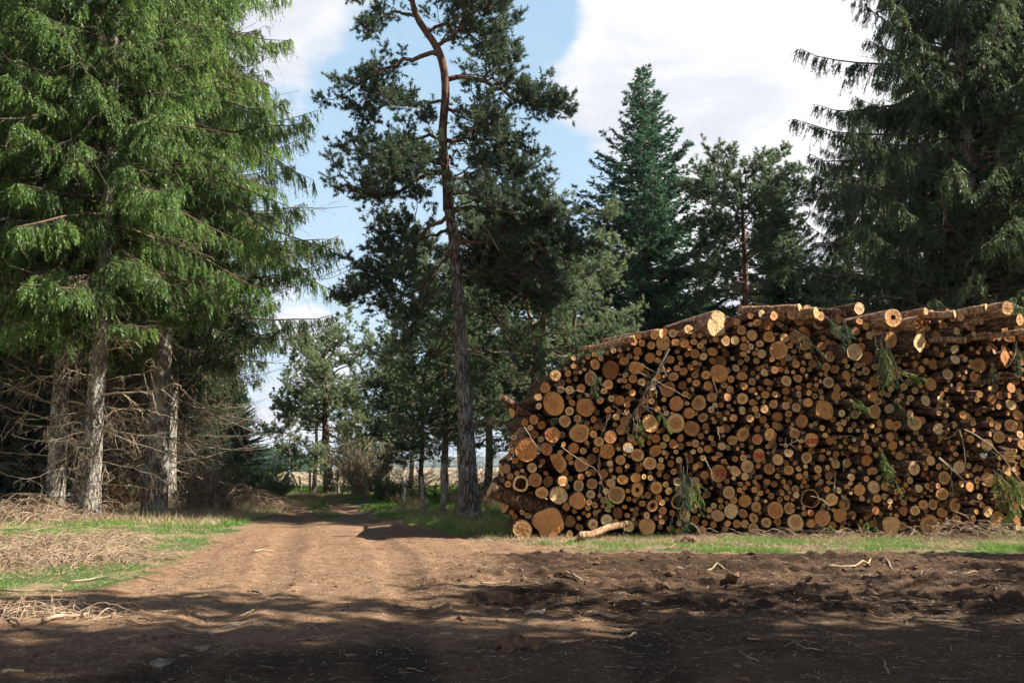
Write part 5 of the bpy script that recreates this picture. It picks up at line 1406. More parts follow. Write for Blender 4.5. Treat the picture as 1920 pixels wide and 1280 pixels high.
def log_geo(L, bark, face, length=None, world=False):
    """adds bark tube and sawn face of one log to two Geos, in local axes (z = along the log)"""
    rr = L['r']
    st = L['st']
    lr = np.random.default_rng(int(L['rnd'] * 1e6))
    sides = 30 if rr > 0.14 else (20 if rr > 0.08 else 14)
    ang = np.arange(sides) * 2 * np.pi / sides
    lb = st.get('lobes', 0.02 + 0.06 * lr.uniform() ** 2)
    prof = np.ones(sides)
    for k in range(2, 6):
        prof = prof + lb * lr.normal() / (k - 0.6) * np.cos(k * ang + lr.uniform(0, 6.28))
    prof += lr.normal(size=sides) * 0.008
    if st.get('wedge'):
        wa = math.radians(150)
        prof = np.minimum(prof, 0.18 / np.maximum(np.abs(np.cos(ang - wa)) * (np.cos(ang - wa) > 0) + 0.12, 0.13))
        prof = prof * 1.25
    prof = prof * (1 + 0.0)
    if lr.uniform() < 0.45:
        ob = lr.uniform(0.78, 0.95)
        th = lr.uniform(0, 3.14)
        prof = prof * np.sqrt((np.cos(ang - th)) ** 2 + (ob * np.sin(ang - th)) ** 2)
    ln = st.get('len') or (3.6 + lr.uniform() * 0.8)
    zs = np.array([0.0, 0.012, 0.5, 1.5, ln])
    sc = np.array([0.97, 1.0, 1.0, 0.985, 0.93])
    tilt = lr.normal(size=2) * (0.10 if rr < 0.2 else 0.05)       # saw cut not quite square
    ca, sa = np.cos(ang) * prof * rr, np.sin(ang) * prof * rr
    V = []
    for z, s_ in zip(zs, sc):
        zz = z + (tilt[0] * ca + tilt[1] * sa) * (1 if z < 0.1 else 0)
        V.append(np.stack([ca * s_, sa * s_, zz + 0 * ca], -1))
    V = np.array(V)
    k = len(zs)
    i = (np.arange(k - 1) * sides)[:, None]
    j = np.arange(sides)[None]
    j2 = (j + 1) % sides
    Q = np.stack([i + j, i + sides + j, i + sides + j2, i + j2], -1)
    fr = np.array([0.965, 0.86, 0.66, 0.42, 0.2, 0.0])
    hole = st.get('hole', 0)
    if hole:
        fr = np.array([0.965, min(0.93, hole + 0.05), hole, hole * 0.93, hole * 0.5, 0.0])
    cx, cy_ = lr.normal(size=2) * 0.04 * rr
    FV, LX, ST = [], [], []
    heart = st.get('heart', lr.choice([0.0, 0.0, 0.45, 0.62, 0.72]))
    tone = lr.beta(1.3, 1.3)
    if st.get('dark'):
        tone = 0.0
        heart = 1.2
    for f in fr:
        x = ca * f + cx * (1 - f)
        y = sa * f + cy_ * (1 - f)
        z = tilt[0] * x + tilt[1] * y + lr.normal(size=sides) * (0.0035 if rr > 0.12 else 0.002)
        if hole and f < hole - 1e-6:
            z = z + min(0.35, hole * rr * 1.3) + lr.normal(size=sides) * 0.02 * rr
        if st.get('rust'):
            z = z + abs(lr.normal(size=sides)) * 0.16 * rr * st['rust'] * (f < 0.95)
        FV.append(np.stack([x, y, z - 0.003 * (f > .9) + 0.0 * x], -1))
        LX.append(np.stack([x - cx, y - cy_, np.full(sides, L['rnd'])], -1))
        ST.append(np.stack([np.full(sides, f), np.full(sides, heart), np.full(sides, tone)], -1))
    FV = np.array(FV)
    kk = len(fr)
    i = (np.arange(kk - 1) * sides)[:, None]
    FQ = np.stack([i + j, i + j2, i + sides + j2, i + sides + j], -1)
    FQ = FQ[:, :, ::-1]
    mats = np.zeros(len(FQ.reshape(-1, 4)), int)
    V2 = V.reshape(-1, 3)
    F2 = FV.reshape(-1, 3)
    if world:
        Mx = frame(L['ax'])
        V2 = V2 @ Mx.T + L['p']
        F2 = F2 @ Mx.T + L['p']
    bark.add(V2, q=Q)
    fm = 0
    if hole:
        q1 = FQ[:2].reshape(-1, 4)
        q2 = FQ[2:].reshape(-1, 4)
        n0 = face.n
        face.add(F2, q=q1, m=0, lxy=np.array(LX), sty=np.array(ST))
        face.q.append(q2.astype(np.int64) + n0)
        face.qm.append(np.full(len(q2), 1))
    else:
        face.add(F2, q=FQ, m=2 if st.get('rust') else (0), lxy=np.array(LX), sty=np.array(ST))
    return ca, sa, tilt


def frame(ax):
    z = nz(np.asarray(ax, float))
    x = nz(np.cross(UP, z)) * -1.0        # local x to the viewer's right
    y = np.cross(z, x)
    return np.stack([x, y, z], -1)


# strokes of the painted marks, unit square (-1..1)
GLYPH = {
    '0': [[(-.35, -.6), (-.45, 0), (-.35, .6), (.35, .6), (.45, 0), (.35, -.6), (-.35, -.6)]],
    '1': [[(-.25, .35), (.05, .65), (.05, -.65)]],
    '3': [[(-.4, .6), (.3, .6), (.0, .1), (.4, -.2), (.2, -.6), (-.4, -.55)]],
    '6': [[(.35, .6), (-.3, .2), (-.4, -.4), (.1, -.65), (.4, -.25), (-.3, -.05)]],
    '5': [[(.4, .6), (-.35, .6), (-.35, .05), (.3, .05), (.3, -.6), (-.4, -.6)]],
    'O': [[(-.4, -.55), (-.45, 0), (-.4, .55), (.4, .55), (.45, 0), (.4, -.55), (-.4, -.55)]],
    'N': [[(-.4, -.6), (-.4, .6), (.4, -.6), (.4, .6)]],
    'F': [[(-.35, -.65), (-.35, .6), (.45, .6)], [(-.35, .05), (.3, .05)]],
    'Y': [[(-.5, .6), (0, .05), (.45, .65)], [(0, .05), (.05, -.75)]],
}


def strokes(lines, width, z):
    g = Geo()
    for ln in lines:
        p = np.array(ln, float)
        for a, b in zip(p[:-1], p[1:]):
            d = b - a
            l = np.linalg.norm(d) + 1e-9
            nrm_ = np.array([-d[1], d[0]]) / l * width * 0.5
            e = d / l * width * 0.3
            q = [a - e + nrm_, b + e + nrm_, b + e - nrm_, a - e - nrm_]
            zz = z + rng.uniform(0, 0.0015)
            g.add([[*c, zz] for c in q], q=[[0, 3, 2, 1]])
    return g


def mark_lines(kind, r):
    def word(t, w, h, ox=0, oy=0):
        out = []
        for i, ch in enumerate(t):
            cx = ox + (i - (len(t) - 1) / 2) * w
            for s_ in GLYPH[ch]:
                out.append([(cx + a * w * 0.78, oy + b * h) for a, b in s_])
        return out
    if kind == 'digits':
        return word('1150', r * .46, r * .55, 0, .05 * r), .11 * r
    if kind == 'letters':
        return word('ONF', r * .60, r * .50, 0, -.05 * r), .13 * r
    if kind == 'digits2':
        return word('630', r * .56, r * .42, 0, -.15 * r), .15 * r
    if kind == 'fork':
        return word('Y', r * .9, r * .95), .10 * r
    if kind == 'stripe':
        return [[(-.1 * r, .85 * r), (-.05 * r, .3 * r), (-.12 * r, -.8 * r)], [(-.05 * r, .3 * r), (.2 * r, .1 * r)]], .09 * r
    if kind == 'smear':
        return [[(-.75 * r, .35 * r), (-.8 * r, 0), (-.7 * r, -.4 * r)], [(-.6 * r, .3 * r), (-.66 * r, -.2 * r)]], .10 * r
    return [[(-.55 * r, .5 * r), (.1 * r, .55 * r), (.4 * r, .3 * r)], [(-.5 * r, .1 * r), (.3 * r, -.1 * r)], [(-.4 * r, -.4 * r), (.3 * r, -.5 * r)], [(-.6 * r, .4 * r), (-.55 * r, -.3 * r)]], .16 * r


# ---- labels: every log is pointed to from the nearest described log
def short(l):
    return l['mk'][1]


marked = [l for l in logs if l['mk']]
logs.sort(key=lambda l: -l['r'] - (10 if l['mk'] else 0))
single = logs[:300]
rest = logs[300:] + fill
DIRS = ['right of', 'upper right of', 'above', 'upper left of', 'left of', 'lower left of', 'below', 'lower right of']
byslot = {}
for l in single:
    if l['mk']:
        l['label'] = l['mk'][2]
        continue
    best = min(marked, key=lambda mm: math.hypot(mm['px'][0] - l['px'][0], mm['px'][1] - l['px'][1]) - mm['px'][2])
    dx, dy = l['px'][0] - best['px'][0], best['px'][1] - l['px'][1]
    sec = int(round(math.degrees(math.atan2(dy, dx)) / 45.0)) % 8
    byslot.setdefault((id(best), sec), []).append((math.hypot(dx, dy), l, best))
ORD = ['nearest', 'second', 'third', 'fourth', 'fifth', 'sixth', 'seventh', 'eighth', 'ninth', 'tenth', 'eleventh', 'twelfth']
for (b, sec), lst in byslot.items():
    lst.sort(key=lambda t: t[0])
    for k, (dd, l, best) in enumerate(lst):
        size = 'large' if l['r'] > 0.17 else ('middling' if l['r'] > 0.12 else 'small')
        if len(lst) == 1:
            l['label'] = f'the {size} log end {DIRS[sec]} the {short(best)}'
        else:
            l['label'] = f'{ORD[min(k, 11)]} {size} log end {DIRS[sec]} the {short(best)}'
for l in single:
    o_bark, o_face = Geo(), Geo()
    ca, sa, tilt = log_geo(l, o_bark, o_face)
    Mx = frame(l['ax'])
    root = o_bark.obj('log', M['logbare'] if (l['top'] and l['rnd'] < .6) else M['logbark'], smooth=True)
    root.matrix_world = Matrix([[*map(float, Mx[i]), float(l['p'][i])] for i in range(3)] + [[0, 0, 0, 1]])
    fo = o_face.obj('cut_end', [M['end'], M['hollow'], M['rot']], root)
    tag(root, l['label'], 'log', 'logs in the big roadside pile')
    z0 = -0.012 - abs(tilt[0]) * l['r'] * 0.5 - abs(tilt[1]) * l['r'] * 0.5
    if l['st'].get('red'):
        lines, wd = mark_lines(l['st']['red'], l['r'])
        strokes([[(a_, -b_) for a_, b_ in ln_] for ln_ in lines], wd, z0).obj('painted_mark', M['paint'], root)
    if l['st'].get('tagged'):
        ox, oy = l['st']['tagged']
        g = Geo()
        w2, h2 = 0.085, 0.042
        V = [[ox + sx * w2, oy + sy * h2 + sx * 0.006, z0 - 0.004 + dz] for dz in (0, 0.003) for sx, sy in ((-1, -1), (1, -1), (1, 1), (-1, 1))]
        g.add(V, q=[[0, 1, 2, 3], [4, 7, 6, 5], [0, 4, 5, 1], [1, 5, 6, 2], [2, 6, 7, 3], [3, 7, 4, 0]])
        tg = g.obj('paper_tag', M['paper'], root)
        g = Geo()
        for (x0, y0, x1, y1) in [(-.07, .015, -.045, .033), (.05, .008, .072, .028), (-.03, -.02, .03, -.010), (-.065, -.022, -.045, -.014), (-.035, .012, .03, .018)]:
            g.add([[ox + x0, oy + y0, z0 - 0.006], [ox + x1, oy + y0, z0 - 0.006], [ox + x1, oy + y1, z0 - 0.006], [ox + x0, oy + y1, z0 - 0.006]], q=[[0, 1, 2, 3]])
        g.obj('tag_print', M['ink'], tg)

gb, gf = Geo(), Geo()
for l in rest:
    log_geo(l, gb, gf, world=True)
ro = gb.obj('piled_logs', M['logbark'], smooth=True)
gf.obj('cut_end', [M['end'], M['hollow'], M['rot']], ro)
tag(ro, 'the many smaller logs packed between the larger ones in the pile', 'logs', 'logs in the big roadside pile', kind='stuff')

# ---- long logs lying across the top and poking out at the left end
def long_log(p_end, p_tail, r0, r1, label, mat='logbark', bend=0.03, seed=1, face=True, name='log'):
    rl = np.random.default_rng(seed)
    P = np.stack([np.linspace(p_end[i], p_tail[i], 12) for i in range(3)], -1)
    P[1:-1] += np.cumsum(rl.normal(size=(10, 3)), 0) * bend * 0.3
    g = Geo()
    T = nz(P[0] - P[1])
    g.tubes(P[None], (np.linspace(r0, r1, 12) * (1 + rl.normal(size=12) * .025))[None], 18, cap=True)
    loc = P[0].copy()
    g.v = [v - loc for v in g.v]
    o = g.obj(name, M[mat], smooth=True, loc=tuple(loc))
    if face:
        g2 = Geo()
        Mx = frame(-T)
        sides = 18
        ang = np.arange(sides) * 2 * np.pi / sides
        fr = [0.99, 0.8, 0.5, 0.2, 0]
        V, LX, ST = [], [], []
        for f in fr:
            loc2 = np.stack([np.cos(ang) * f * r0, np.sin(ang) * f * r0, -0.004 + 0 * ang], -1)
            V.append(loc2 @ Mx.T)
            LX.append(np.stack([loc2[:, 0], loc2[:, 1], np.full(sides, rl.uniform())], -1))
            ST.append(np.stack([np.full(sides, f), np.full(sides, 0.3), np.full(sides, 0.75)], -1))
        i = (np.arange(4) * sides)[:, None]
        j = np.arange(sides)[None]
        j2 = (j + 1) % sides
        g2.add(np.array(V), q=np.stack([i + j, i + j2, i + sides + j2, i + sides + j], -1)[:, :, ::-1], lxy=np.array(LX), sty=np.array(ST))
        g2.obj('cut_end', M['end'], o)
    tag(o, label, 'log', 'logs lying across the pile')
    return o


def fp(px, py, prot):
    return face_pt(px, py, prot)[0]


long_log(fp(1190, 634, .35), fp(1088, 655, -.2), .075, .05, 'long thin peeled log lying along the upper left slope', 'logbare', seed=3)
long_log(fp(1240, 625, .1), fp(1130, 640, -.9), .10, .07, 'bark covered log lying on the slope behind the bright log end', 'logbare', seed=4)
long_log(fp(1310, 608, -.6), fp(1230, 622, -1.4), .14, .08, 'dull log lying behind the huge lobed butt on top', 'logbark', seed=5)
long_log(fp(1500, 578, .1), fp(1385, 580, -.6), .11, .09, 'reddish log lying level on top, left of the sawn top ends', 'logbare', seed=6)
long_log(fp(1530, 586, .3), fp(1440, 592, -.5), .13, .11, 'log lying on top with bark worn away, just right of the level one', 'logbare', seed=7)
long_log(fp(1585, 586, .0), fp(1530, 584, -.8), .08, .07, 'short dark log on top between two sawn ends', 'logbark', seed=8)
long_log(fp(1790, 588, .3), fp(1690, 592, -.5), .09, .07, 'log lying on top right of the rusty crumbled end', 'logbare', seed=9)
long_log(fp(1850, 578, .5), fp(1730, 600, -.6), .11, .08, 'long log lying under the thick sunlit one at the top right', 'logbare', seed=10)
long_log(fp(1925, 622, .6), fp(1820, 634, .0), .07, .05, 'thin pale split log near the right edge under the top logs', 'logbare', seed=11)
long_log(fp(939, 744, -.3), fp(1040, 808, -1.0), .075, .13, 'reddish thin log poking out to the upper left of the pile', 'logbark', seed=12)
long_log(fp(960, 772, -.6), fp(1050, 770, -1.6), .13, .15, 'log poking out level beside the big round one', 'logbark', seed=13)
long_log(fp(919, 917, -.1), fp(1060, 968, -.6), .17, .22, 'thick dark log slanting under the left end of the pile', 'logbark', seed=14)
long_log(fp(940, 880, -.8), fp(1040, 862, -1.2), .16, .2, 'dark log poking out low at the left end under the squarish one', 'logbark', seed=15)
long_log(fp(948, 945, -.9), fp(1060, 985, -1.4), .2, .2, 'dark log at the foot of the left end behind the butt logs', 'logbark', seed=16)
long_log(fp(960, 833, -.1), fp(1004, 792, -.8), .075, .12, 'pale split splintered piece leaning on the left end', 'logbare', seed=17, face=False)
long_log(fp(1810, 638, .5), fp(1740, 642, -.2), .07, .07, 'thin log lying inside the top right of the pile', 'logbare', seed=18)
long_log(fp(1840, 602, .4), fp(1765, 606, -.4), .08, .07, 'peeled log lying between the top ends at the right', 'logbare', seed=19)
# ------------------------------------------------------------------ grass, straw, litter
def scatter(n, x0, x1, y0, y1, dens, seed):
    r = np.random.default_rng(seed)
    x = r.uniform(x0, x1, n)
    y = r.uniform(y0, y1, n)
    k = r.uniform(size=n) < dens(x, y)
    return x[k], y[k], r


def grass(name, spec, mat, seed):
    g = Geo()
    for (n, x0, x1, y0, y1, dens, hgt, wid, per, lean) in spec:
        x, y, r = scatter(n, x0, x1, y0, y1, dens, seed)
        seed += 1
        i = np.repeat(np.arange(len(x)), per)
        bx = x[i] + r.normal(size=len(i)) * 0.05
        by = y[i] + r.normal(size=len(i)) * 0.05
        B = np.stack([bx, by, ground_h(bx, by) - 0.01], -1)
        D = nz(np.stack([r.normal(size=len(i)) * lean, r.normal(size=len(i)) * lean, np.ones(len(i))], -1))
        g.blades(B, D, hgt * r.uniform(0.45, 1.25, len(i)), wid * r.uniform(0.7, 1.3, len(i)))
    return g.obj(name, mat)


def gd(x, y):
    """where grass grows"""
    f = 1 - dirt_mask(x, y)
    pat = np.clip((fbm(x * 0.8, y * 0.8, 4, 61) - 0.38) * 5, 0, 1)
    return np.clip((f - 0.35) * 2.2, 0, 1) * (0.25 + 0.75 * pat)


def pile_clear(x, y):
    return ((x < -0.3) | (y < 21.4 + 0.07 * x))


G1 = [(52000, -5.5, 12, 22, 46, lambda x, y: gd(x, y) * ((x < 0.2) | (y > 27)) * 0.9 + 0.0, 0.15, 0.018, 6, 0.45),
      (22000, -20, 14, 46, 80, lambda x, y: gd(x, y), 0.18, 0.035, 6, 0.45),
      (15000, -13, -4.5, 10.5, 24, lambda x, y: gd(x, y) * np.clip((fbm(x * .7, y * .7, 4, 63) - .42) * 7, 0.1, 1), 0.075, 0.011, 8, 0.8),
      (12000, -14, -7, 24, 60, lambda x, y: gd(x, y), 0.14, 0.018, 6, 0.5),
      (26000, -0.5, 13, 17.0, 21.8, lambda x, y: gd(x, y) * np.clip((fbm(x * 1.1, y * 1.9, 4, 65) - .54) * 8, 0, 1) * pile_clear(x, y), 0.10, 0.010, 7, 0.6),
      (7000, 2.2, 9, 6.0, 11.5, lambda x, y: np.clip((1 - dirt_mask(x, y) - .2) * 1.5, 0, 1) * np.clip((fbm(x * 1.3, y * 1.6, 3, 66) - .45) * 9, 0, 1), 0.055, 0.006, 7, 0.8),
      (6000, -15, -5, 26, 70, lambda x, y: np.exp(-((x - road_centre(y)) / 0.40) ** 2), 0.07, 0.016, 7, 0.6)]
tag(grass('grass', G1, M['grass'], 300), 'short green grass along the track, in the field and before the pile', 'grass', kind='stuff')
G2 = [(26000, -14, -5.2, 10.5, 25, lambda x, y: np.clip((1 - dirt_mask(x, y)) * 1.2, 0, 1) * (0.12 + 0.7 * np.exp(-(((x + 9.6) / 2.6) ** 2 + ((y - 17.0) / 3.2) ** 2))), 0.13, 0.007, 5, 2.2),
      (20000, -0.8, 13.5, 18.2, 22.2, lambda x, y: np.clip((1 - dirt_mask(x, y)) * 1.4, 0, 1) * (0.30 + 0.7 * np.exp(-((y - 20.9 - .07 * x) / 0.7) ** 2)) * pile_clear(x, y), 0.16, 0.009, 6, 2.4),
      (6000, -5.5, 1.0, 22, 34, lambda x, y: gd(x, y) * 0.4, 0.30, 0.010, 5, 0.7),
      (9000, -14, -7.5, 25, 55, lambda x, y: (1 - dirt_mask(x, y)), 0.30, 0.014, 5, 1.2)]
tag(grass('dry_straw', G2, M['straw'], 400), 'dry tan straw and dead grass strewn beside the track and along the foot of the pile', 'dry grass', kind='stuff')

# fine litter lying flat on the bare soil: needles, chips and bits of twig
g = Geo()
x, y, r = scatter(90000, -9, 11, 5.8, 19.5, lambda x, y: np.clip(1.25 - y / 17.0, 0.15, 1) * dirt_mask(x, y) * np.clip((y - 5.5) / 5.5, .3, 1), 500)
B = np.stack([x, y, ground_h(x, y) + 0.006], -1)
a = r.uniform(0, 6.28, len(x))
D = nz(np.stack([np.cos(a), np.sin(a) * 0.8, r.normal(size=len(x)) * 0.12], -1))
g.blades(B, D, r.uniform(0.02, 0.15, len(x)), r.uniform(0.003, 0.013, len(x)), rnd=np.tile(UP, (len(x), 1)) + r.normal(size=(len(x), 3)) * .2)
x2, y2, r2 = scatter(70000, -9, 11, 6.5, 24, lambda x, y: dirt_mask(x, y) * (0.35 + 0.65 * np.clip((fbm(x * 1.5, y * 1.5, 3, 77) - .42) * 6, 0, 1)), 505)
B2 = np.stack([x2, y2, ground_h(x2, y2) + 0.006], -1)
a2 = r2.uniform(0, 6.28, len(x2))
g.blades(B2, nz(np.stack([np.cos(a2), np.sin(a2) * .8, r2.normal(size=len(x2)) * .15], -1)), r2.uniform(.03, .12, len(x2)), r2.uniform(.004, .016, len(x2)), m=1, rnd=np.tile(UP, (len(x2), 1)) + r2.normal(size=(len(x2), 3)) * .2)
tag(g.obj('ground_litter', [M['straw'], M['clod']]), 'fine dry needles, chips and bits of twig scattered over the bare soil', 'litter', kind='stuff')


def lumps(name, x, y, s, r, mat, flat=0.6, sink=0.3):
    """irregular small lumps, one mesh"""
    t = (1 + 5 ** 0.5) / 2
    ico = nz(np.array([(-1, t, 0), (1, t, 0), (-1, -t, 0), (1, -t, 0), (0, -1, t), (0, 1, t), (0, -1, -t), (0, 1, -t), (t, 0, -1), (t, 0, 1), (-t, 0, -1), (-t, 0, 1)], float))
    F = np.array([(0, 11, 5), (0, 5, 1), (0, 1, 7), (0, 7, 10), (0, 10, 11), (1, 5, 9), (5, 11, 4), (11, 10, 2), (10, 7, 6), (7, 1, 8), (3, 9, 4), (3, 4, 2), (3, 2, 6), (3, 6, 8), (3, 8, 9), (4, 9, 5), (2, 4, 11), (6, 2, 10), (8, 6, 7), (9, 8, 1)])
    # one subdivision
    V = list(map(tuple, ico))
    cache, F2 = {}, []

    def mid(a, b):
        k = (min(a, b), max(a, b))
        if k not in cache:
            cache[k] = len(V)
            m_ = nz((np.array(V[a]) + np.array(V[b])))
            V.append(tuple(m_))
        return cache[k]
    for a, b, c in F:
        ab, bc, ca = mid(a, b), mid(b, c), mid(c, a)
        F2 += [(a, ab, ca), (b, bc, ab), (c, ca, bc), (ab, bc, ca)]
    V = np.array(V)
    n = len(x)
    rad = s[:, None] * (1 + r.normal(size=(n, len(V))) * 0.22)
    P = V[None] * rad[:, :, None] * np.array([1.15, 1.0, flat])
    ang = r.uniform(0, 6.28, n)
    ca, sa = np.cos(ang)[:, None], np.sin(ang)[:, None]
    P = np.stack([P[:, :, 0] * ca - P[:, :, 1] * sa, P[:, :, 0] * sa + P[:, :, 1] * ca, P[:, :, 2]], -1)
    z = ground_h(x, y) + s * flat * (0.6 - sink)
    P = P + np.stack([x, y, z], -1)[:, None]
    g = Geo()
    g.add(P, t=(np.array(F2)[None] + (np.arange(n) * len(V))[:, None, None]))
    return g


x, y, r = scatter(6500, -3.0, 13, 9.5, 18.3, lambda x, y: mud_zone(x, y) * np.clip((fbm(x * .9, y * 2.2, 3, 71) - .45) * 6, 0.04, 1), 510)
s_ = np.clip(r.gamma(1.5, 0.011, len(x)), 0.006, 0.065)
x2, y2, r2 = scatter(1800, -7, 6, 6, 14, lambda x, y: dirt_mask(x, y) * 0.5, 511)
s2 = np.clip(r2.gamma(1.4, 0.007, len(x2)), 0.004, 0.03)
tag(lumps('soil_crumbs', np.concatenate([x, x2]), np.concatenate([y, y2]), np.concatenate([s_, s2]), r, None).obj('soil_crumbs', M['clod']), 'loose crumbs and clods of dark churned earth', 'soil', kind='stuff')

# single stones and big clods one could point at
def q3(a, b):       # crop helper of the lower left corner
    return a / 2.461, 760 + b / 2.461


def qr(a, b):       # crop helper of the lower right
    return 900 + a / 1.882, 1000 + b / 1.882


STONES = [(q3(730, 1178), .085, 'flat grey stone nearest the viewer in the shade, left of centre'), (q3(932, 1102), .07, 'flat grey stone in the shadow just right of centre left'), (q3(860, 1005), .045, 'small pale stone at the shadow edge on the track'),
          (q3(965, 1025), .055, 'rounded stone just right of the small pale one at the shadow edge'), (q3(1060, 1003), .085, 'widest of the stones at the shadow edge'), (q3(852, 1132), .035, 'small stone in shade between two flat grey stones'),
          (q3(1222, 1012), .045, 'lone small stone right of the widest one'), (qr(1527, 75), .06, 'white stone lying on the dark mud before the pile'), (qr(195, 276), .10, 'grey stone in the middle foreground beside the churned mud'),
          (qr(905, 465), .03, 'small pale stone low in the shaded foreground'), (qr(1817, 328), .035, 'white pebble in the shaded grass at the right'), (q3(1262, 795), .03, 'little pale stone on the sunlit track')]
for k, ((px, py), s, lb) in enumerate(STONES):
    p = on_ground(px, py)
    rr0 = np.random.default_rng(600 + k)
    g = lumps('stone', np.array([0.0]), np.array([0.0]), np.array([s * 0.95]), rr0, None, 0.40, 0.0)
    g.v[0] = g.v[0] - np.array([0, 0, float(ground_h(np.array([0.0]), np.array([0.0]))[0])])
    o = g.obj('stone', M['stone'], smooth=False, loc=(p[0], p[1], gz(p[0], p[1]) - s * 0.2))
    tag(o, lb, 'stone', 'stones on the track and mud')
CL = [(qr(70, 240), .14, 'biggest clod of brown earth, left edge of the churned mud'), (qr(115, 398), .12, 'round lit clod of earth in the shaded foreground'), (qr(265, 165), .10, 'ragged clod beside the pale sticks'), (qr(895, 178), .09, 'clod of earth in the middle of the mud'), (qr(1370, 215), .10, 'clod of earth at the lower edge of the mud, right'), (qr(640, 190), .10, 'dark clod left of the middle of the mud'), (qr(1290, 15), .13, 'dark clod in the grass strip before the pile'), (qr(735, 35), .16, 'heap of dark soil in the grass strip, left part')]
for k, ((px, py), s, lb) in enumerate(CL):
    p = on_ground(px, py)
    rr0 = np.random.default_rng(640 + k)
    n0 = 9
    g = lumps('clod', np.concatenate([[0.0], rr0.normal(size=n0) * s]), np.concatenate([[0.0], rr0.normal(size=n0) * s * .6]), np.concatenate([[s], rr0.uniform(.15, .5, n0) * s]), rr0, None, 0.75, 0.25)
    o = g.obj('earth_clod', M['clod'], loc=(p[0], p[1], gz(p[0], p[1]) - gz(0, 0)))
    tag(o, lb, 'clod', 'clods of earth')

